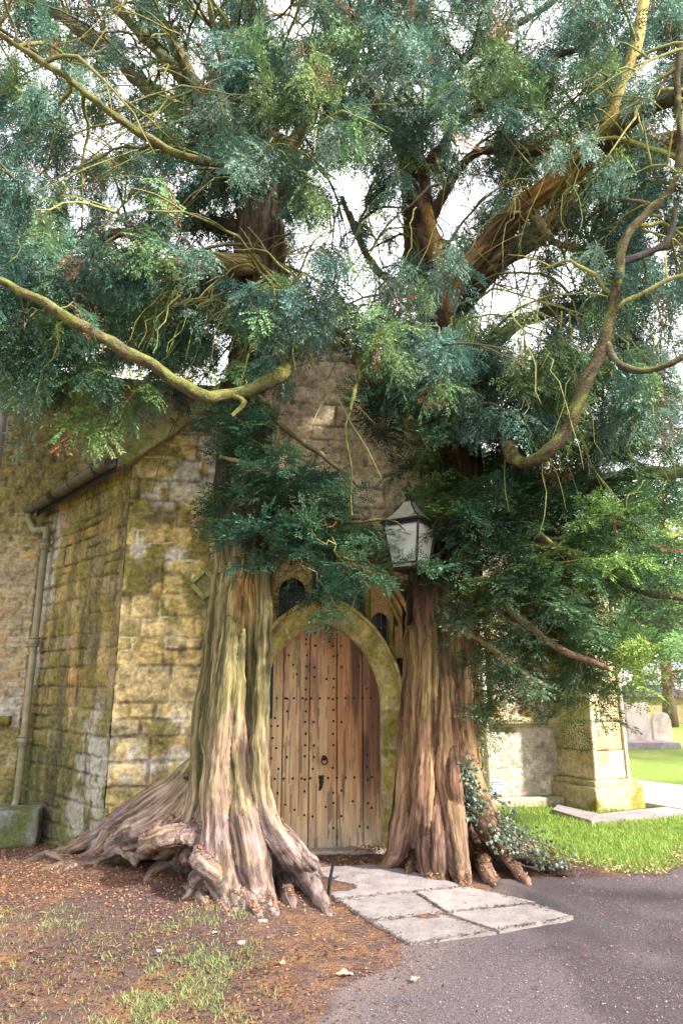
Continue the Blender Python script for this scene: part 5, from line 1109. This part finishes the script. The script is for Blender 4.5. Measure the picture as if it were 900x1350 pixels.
# ---------------------------------------------------------------- loose things
b = G(-2, 1118); blk = obj('stone_block', rough_stone('stone_block', [(b+np.array([0, .22, .17]), .62, .45, .36, AXW)], (c3(.13, .14, .11), c3(.20, .2, .17), GRN), 51, amp=.012), mt_stone); tag(blk, 'squat mossy grey stone block beneath the left downpipe', 'stone block')
mb = MB(); p = G(431, 1187); mb.tube([p-ZX*.05, p+np.array([.02, .0, .14]), p+np.array([.05, .02, .27])], [.010, .013, .012], 7); mb.box(p+np.array([.05, .02, .27]), .035, .018, .03); o = obj('metal_stake', mb.mesh('metal_stake'), mt_iron); tag(o, 'short dark iron stake leaning beside the left root tip', 'stake')
def fallen(px, py, s, rot, col, label, z=.02):
    p = G(px, py, z); mb = MB(); out_ = []
    for k in range(28):
        a = 2*math.pi*k/28; rr = s*(.55+.38*abs(math.cos(2.5*a))**1.2)*(1 if k % 2 else .86); x, y = rr*math.cos(a), rr*.72*math.sin(a)
        out_.append((x, y, s*.28*abs(math.sin(a))**1.5+.06*s*math.sin(5*a)))
    c, sn = math.cos(rot), math.sin(rot); Vt = [p+np.array([x*c-y*sn, x*sn+y*c, z_+.006]) for x, y, z_ in out_]; inn = [p+np.array([(x*c-y*sn)*.5, (x*sn+y*c)*.5, z_*.25+.008]) for x, y, z_ in out_]; Vt += inn+[p+ZX*.012]
    mb.add(Vt, [(k, (k+1) % 28, 28+(k+1) % 28, 28+k) for k in range(28)]+[(28+k, 28+(k+1) % 28, 56) for k in range(28)], col); mb.tube([p+np.array([-c*s*.3, -sn*s*.3, .01]), p+np.array([-c*s*1.2, -sn*s*1.2, .02])], .002, 4, (.25, .12, .06))
    tag(obj('fallen_leaf', mb.mesh('fallen_leaf', True), M('dry_leaf', attr=True, rough=.7, scale=60, var=.3, bump=.3, transl=.1)), label, 'leaf', 'large dry leaves on the ground')
fallen(454, 1287, .062, .3, (.52, .30, .20), 'large pinkish brown curled leaf lying on the bare soil')
fallen(547, 1293, .042, 1.2, (.45, .34, .25), 'small pale brown leaf lying on the asphalt')
fallen(371, 1271, .036, 2.2, (.55, .38, .28), 'small pale pink leaf left of the large curled leaf')
fallen(283, 1231, .026, .9, (.60, .57, .5), 'tiny whitish leaf in the sparse grass')
fallen(349, 1192, .045, 2.8, (.5, .27, .10), 'orange leaf resting at the foot of the left yew roots', .05)
fallen(208, 1256, .03, 2.8, (.5, .5, .48), 'grey white dry leaf among the left grass patches')
# a few pebbles
for i, (px, py, s, lb_) in enumerate([(346, 1216, .04, 'flat grey pebble just below the left yew root'), (318, 1243, .03, 'pale pebble in the soil right of the grass')]):
    tag(obj('pebble', rough_stone('pebble', [(G(px, py, .012), s*1.6, s, s*.7, np.eye(3))], (c3(.4, .36, .32), c3(.3, .27, .25)), 70+i, amp=.004, stepm=.008), mt_stone), lb_, 'pebble', 'pebbles on the soil')

# ---------------------------------------------------------------- churchyard beyond
def headstone(px, py, Y, wd, h, label, shape=0):
    p = P(px, py, Y); z0 = ground_h(p[:1], p[1:2])[0]; mb = MB(); out_ = [(-wd/2, 0), (-wd/2, h*.8)]
    for t in (np.linspace(0, math.pi, 13) if shape != 2 else []): out_.append((-wd/2*math.cos(t)*(.9 if shape else 1), h*.8+h*.2*math.sin(t)**(.7 if shape else 1)))
    out_ += [(wd/2, h*.8), (wd/2, 0)]; n = len(out_); V = [np.array([p[0]+x, Y+d, z0-.1+z]) for d in (0, .13) for x, z in out_]
    mb.add(V, [tuple(range(n)), tuple(range(2*n-1, n-1, -1))]+[(i, i+n, (i+1) % n+n, (i+1) % n) for i in range(n)], (.5, .43, .4))
    tag(obj('headstone', mb.mesh('headstone', False, .012), M('headstone_stone', (.42, .36, .34), rough=.9, scale=4, var=.35, bump=.6, bscale=20)), label, 'headstone', 'headstones beyond the buttress')
headstone(846, 1000, 19.0, .62, 1.5, 'tall pale square-topped headstone right of the buttress', 2)
headstone(876, 992, 19.3, .52, .95, 'smaller weathered headstone with shaped top at right', 1)
p = P(846, 1003, 18.5); tag(obj('ledger_slab', slab('ledger_slab', [(p[0]-.8, 18.2), (p[0]+.9, 18.2), (p[0]+.9, 19.6), (p[0]-.8, 19.6)], 0, .27, .02), mt_fl), 'low flat stone slab at the foot of the headstones', 'grave slab')
p = P(872, 945, 27); shed = empty('outbuilding', 'small far outbuilding with a blue grey slate roof', 'outbuilding', (p[0], 28, .3)); mb = MB(); mb.box((p[0], 28, .7), 2.0, 1.6, 1.2, None, (.4, .3, .15)); child('wall', mb.mesh('wall', False, .02), M('shed_stone', (.35, .27, .14), var=.3), shed)
mb = MB(); xs = (p[0]-1.2, p[0]+1.2); mb.add([(xs[0], 27, 1.28), (xs[1], 27, 1.28), (xs[1]-.3, 28, 1.75), (xs[0]+.3, 28, 1.75), (xs[1], 29, 1.28), (xs[0], 29, 1.28)], [(0, 1, 2, 3), (3, 2, 4, 5), (0, 3, 5), (1, 4, 2)]); child('roof', mb.mesh('roof'), mt_slate, shed)
def bgtree(x, y, h, rad, cols, label, seed, n=9000, size=.16, z0=.3, gap=.5):
    r = np.random.default_rng(seed); t = empty('background_tree', label, 'tree', (x, y, z0), 'trees beyond the churchyard'); mb = MB(); top = np.array([x, y, z0+h*.75]); tr = [np.array([x, y, z0-.1]), np.array([x+.1, y, z0+h*.3]), top]
    mb.tube(dense([tuple(tr[0]), tuple(tr[1]), tuple(tr[2])], [1]*3)[0] if False else np.array([lerp(tr[0], tr[1], s) for s in (0, .5, 1)]+[top]), [h*.035, h*.026, h*.022, h*.006], 10, (.12, .09, .06)); cl = []
    for k in range(34):
        a = r.uniform(0, 2*math.pi); e = r.uniform(-.5, 1.2); rr = rad*r.uniform(.35, 1); c = np.array([x+rr*math.cos(a)*math.cos(e), y+rr*math.sin(a)*math.cos(e), z0+h*.6+h*.38*math.sin(e)]); s = np.array([x, y, z0+h*r.uniform(.25, .6)])
        mid = (s+c)/2+ZX*.2; mb.tube([s, mid, c], [h*.012, h*.007, .01], 6, (.12, .09, .06)); cl.append(c)
    child('trunk', mb.mesh('trunk', True), mt_lit, t); cl = np.array(cl); ci = r.integers(0, len(cl), n); p = cl[ci]+r.normal(0, rad*.17, (n, 3)); cols = np.array(cols)
    V, F, cc = quads(p, size*r.uniform(.6, 1.2, n), size*.6, cols[r.integers(0, len(cols), n)]*r.uniform(.7, 1.25, (n, 1)), .9, seed); child('foliage', mesh_np('foliage', V, F, cc, smooth=False), mt_bgleaf, t)
YG = [(.30, .38, .06), (.20, .32, .06), (.42, .42, .08)]; GG = [(.12, .22, .06), (.08, .17, .05), (.2, .3, .08)]; OG = [(.42, .30, .07), (.3, .33, .07), (.5, .38, .1)]
bgtree(11.5, 25, 8, 3.2, YG, 'yellow green tree behind the headstones', 1); bgtree(17, 29, 10, 4, GG, 'mid green tree far right beyond the lawn', 2); bgtree(13.8, 33, 7, 3, OG, 'amber autumn tree behind the outbuilding', 3)
bgtree(7.5, 24, 9, 3, YG, 'lime tree seen past the buttress through the yew', 4, 7000); bgtree(2.2, 20, 11, 3.2, YG, 'tall sparse tree behind the porch gable', 5, 2600, .14); bgtree(22, 24, 8, 4, YG, 'broad light green tree at the far right edge', 6)
bgtree(-5.5, 17, 11, 3.0, YG, 'sparse tree behind the church wall at left', 7, 2600, .14); bgtree(10.5, 15.5, 5.5, 2.2, GG, 'low leafy tree on the lawn at right', 8, 8000, .12, .05)
def hedge(x0, x1, y, h, label, seed, cols):
    r = np.random.default_rng(seed); n = 6000; p = np.c_[r.uniform(x0, x1, n), y+r.normal(0, .35, n), .3+h*r.random(n)**.7*(.8+.4*vn(np.c_[r.uniform(x0, x1, n), np.zeros(n), np.zeros(n)]))]
    V, F, cc = quads(p, .12, .08, np.array(cols)[r.integers(0, len(cols), n)], .9, seed); o = obj('hedge', mesh_np('hedge', V, F, cc, smooth=False), mt_bgleaf); tag(o, label, 'hedge')
hedge(6, 20, 30, 1.5, 'golden hedge behind the outbuilding across the churchyard', 3, OG)
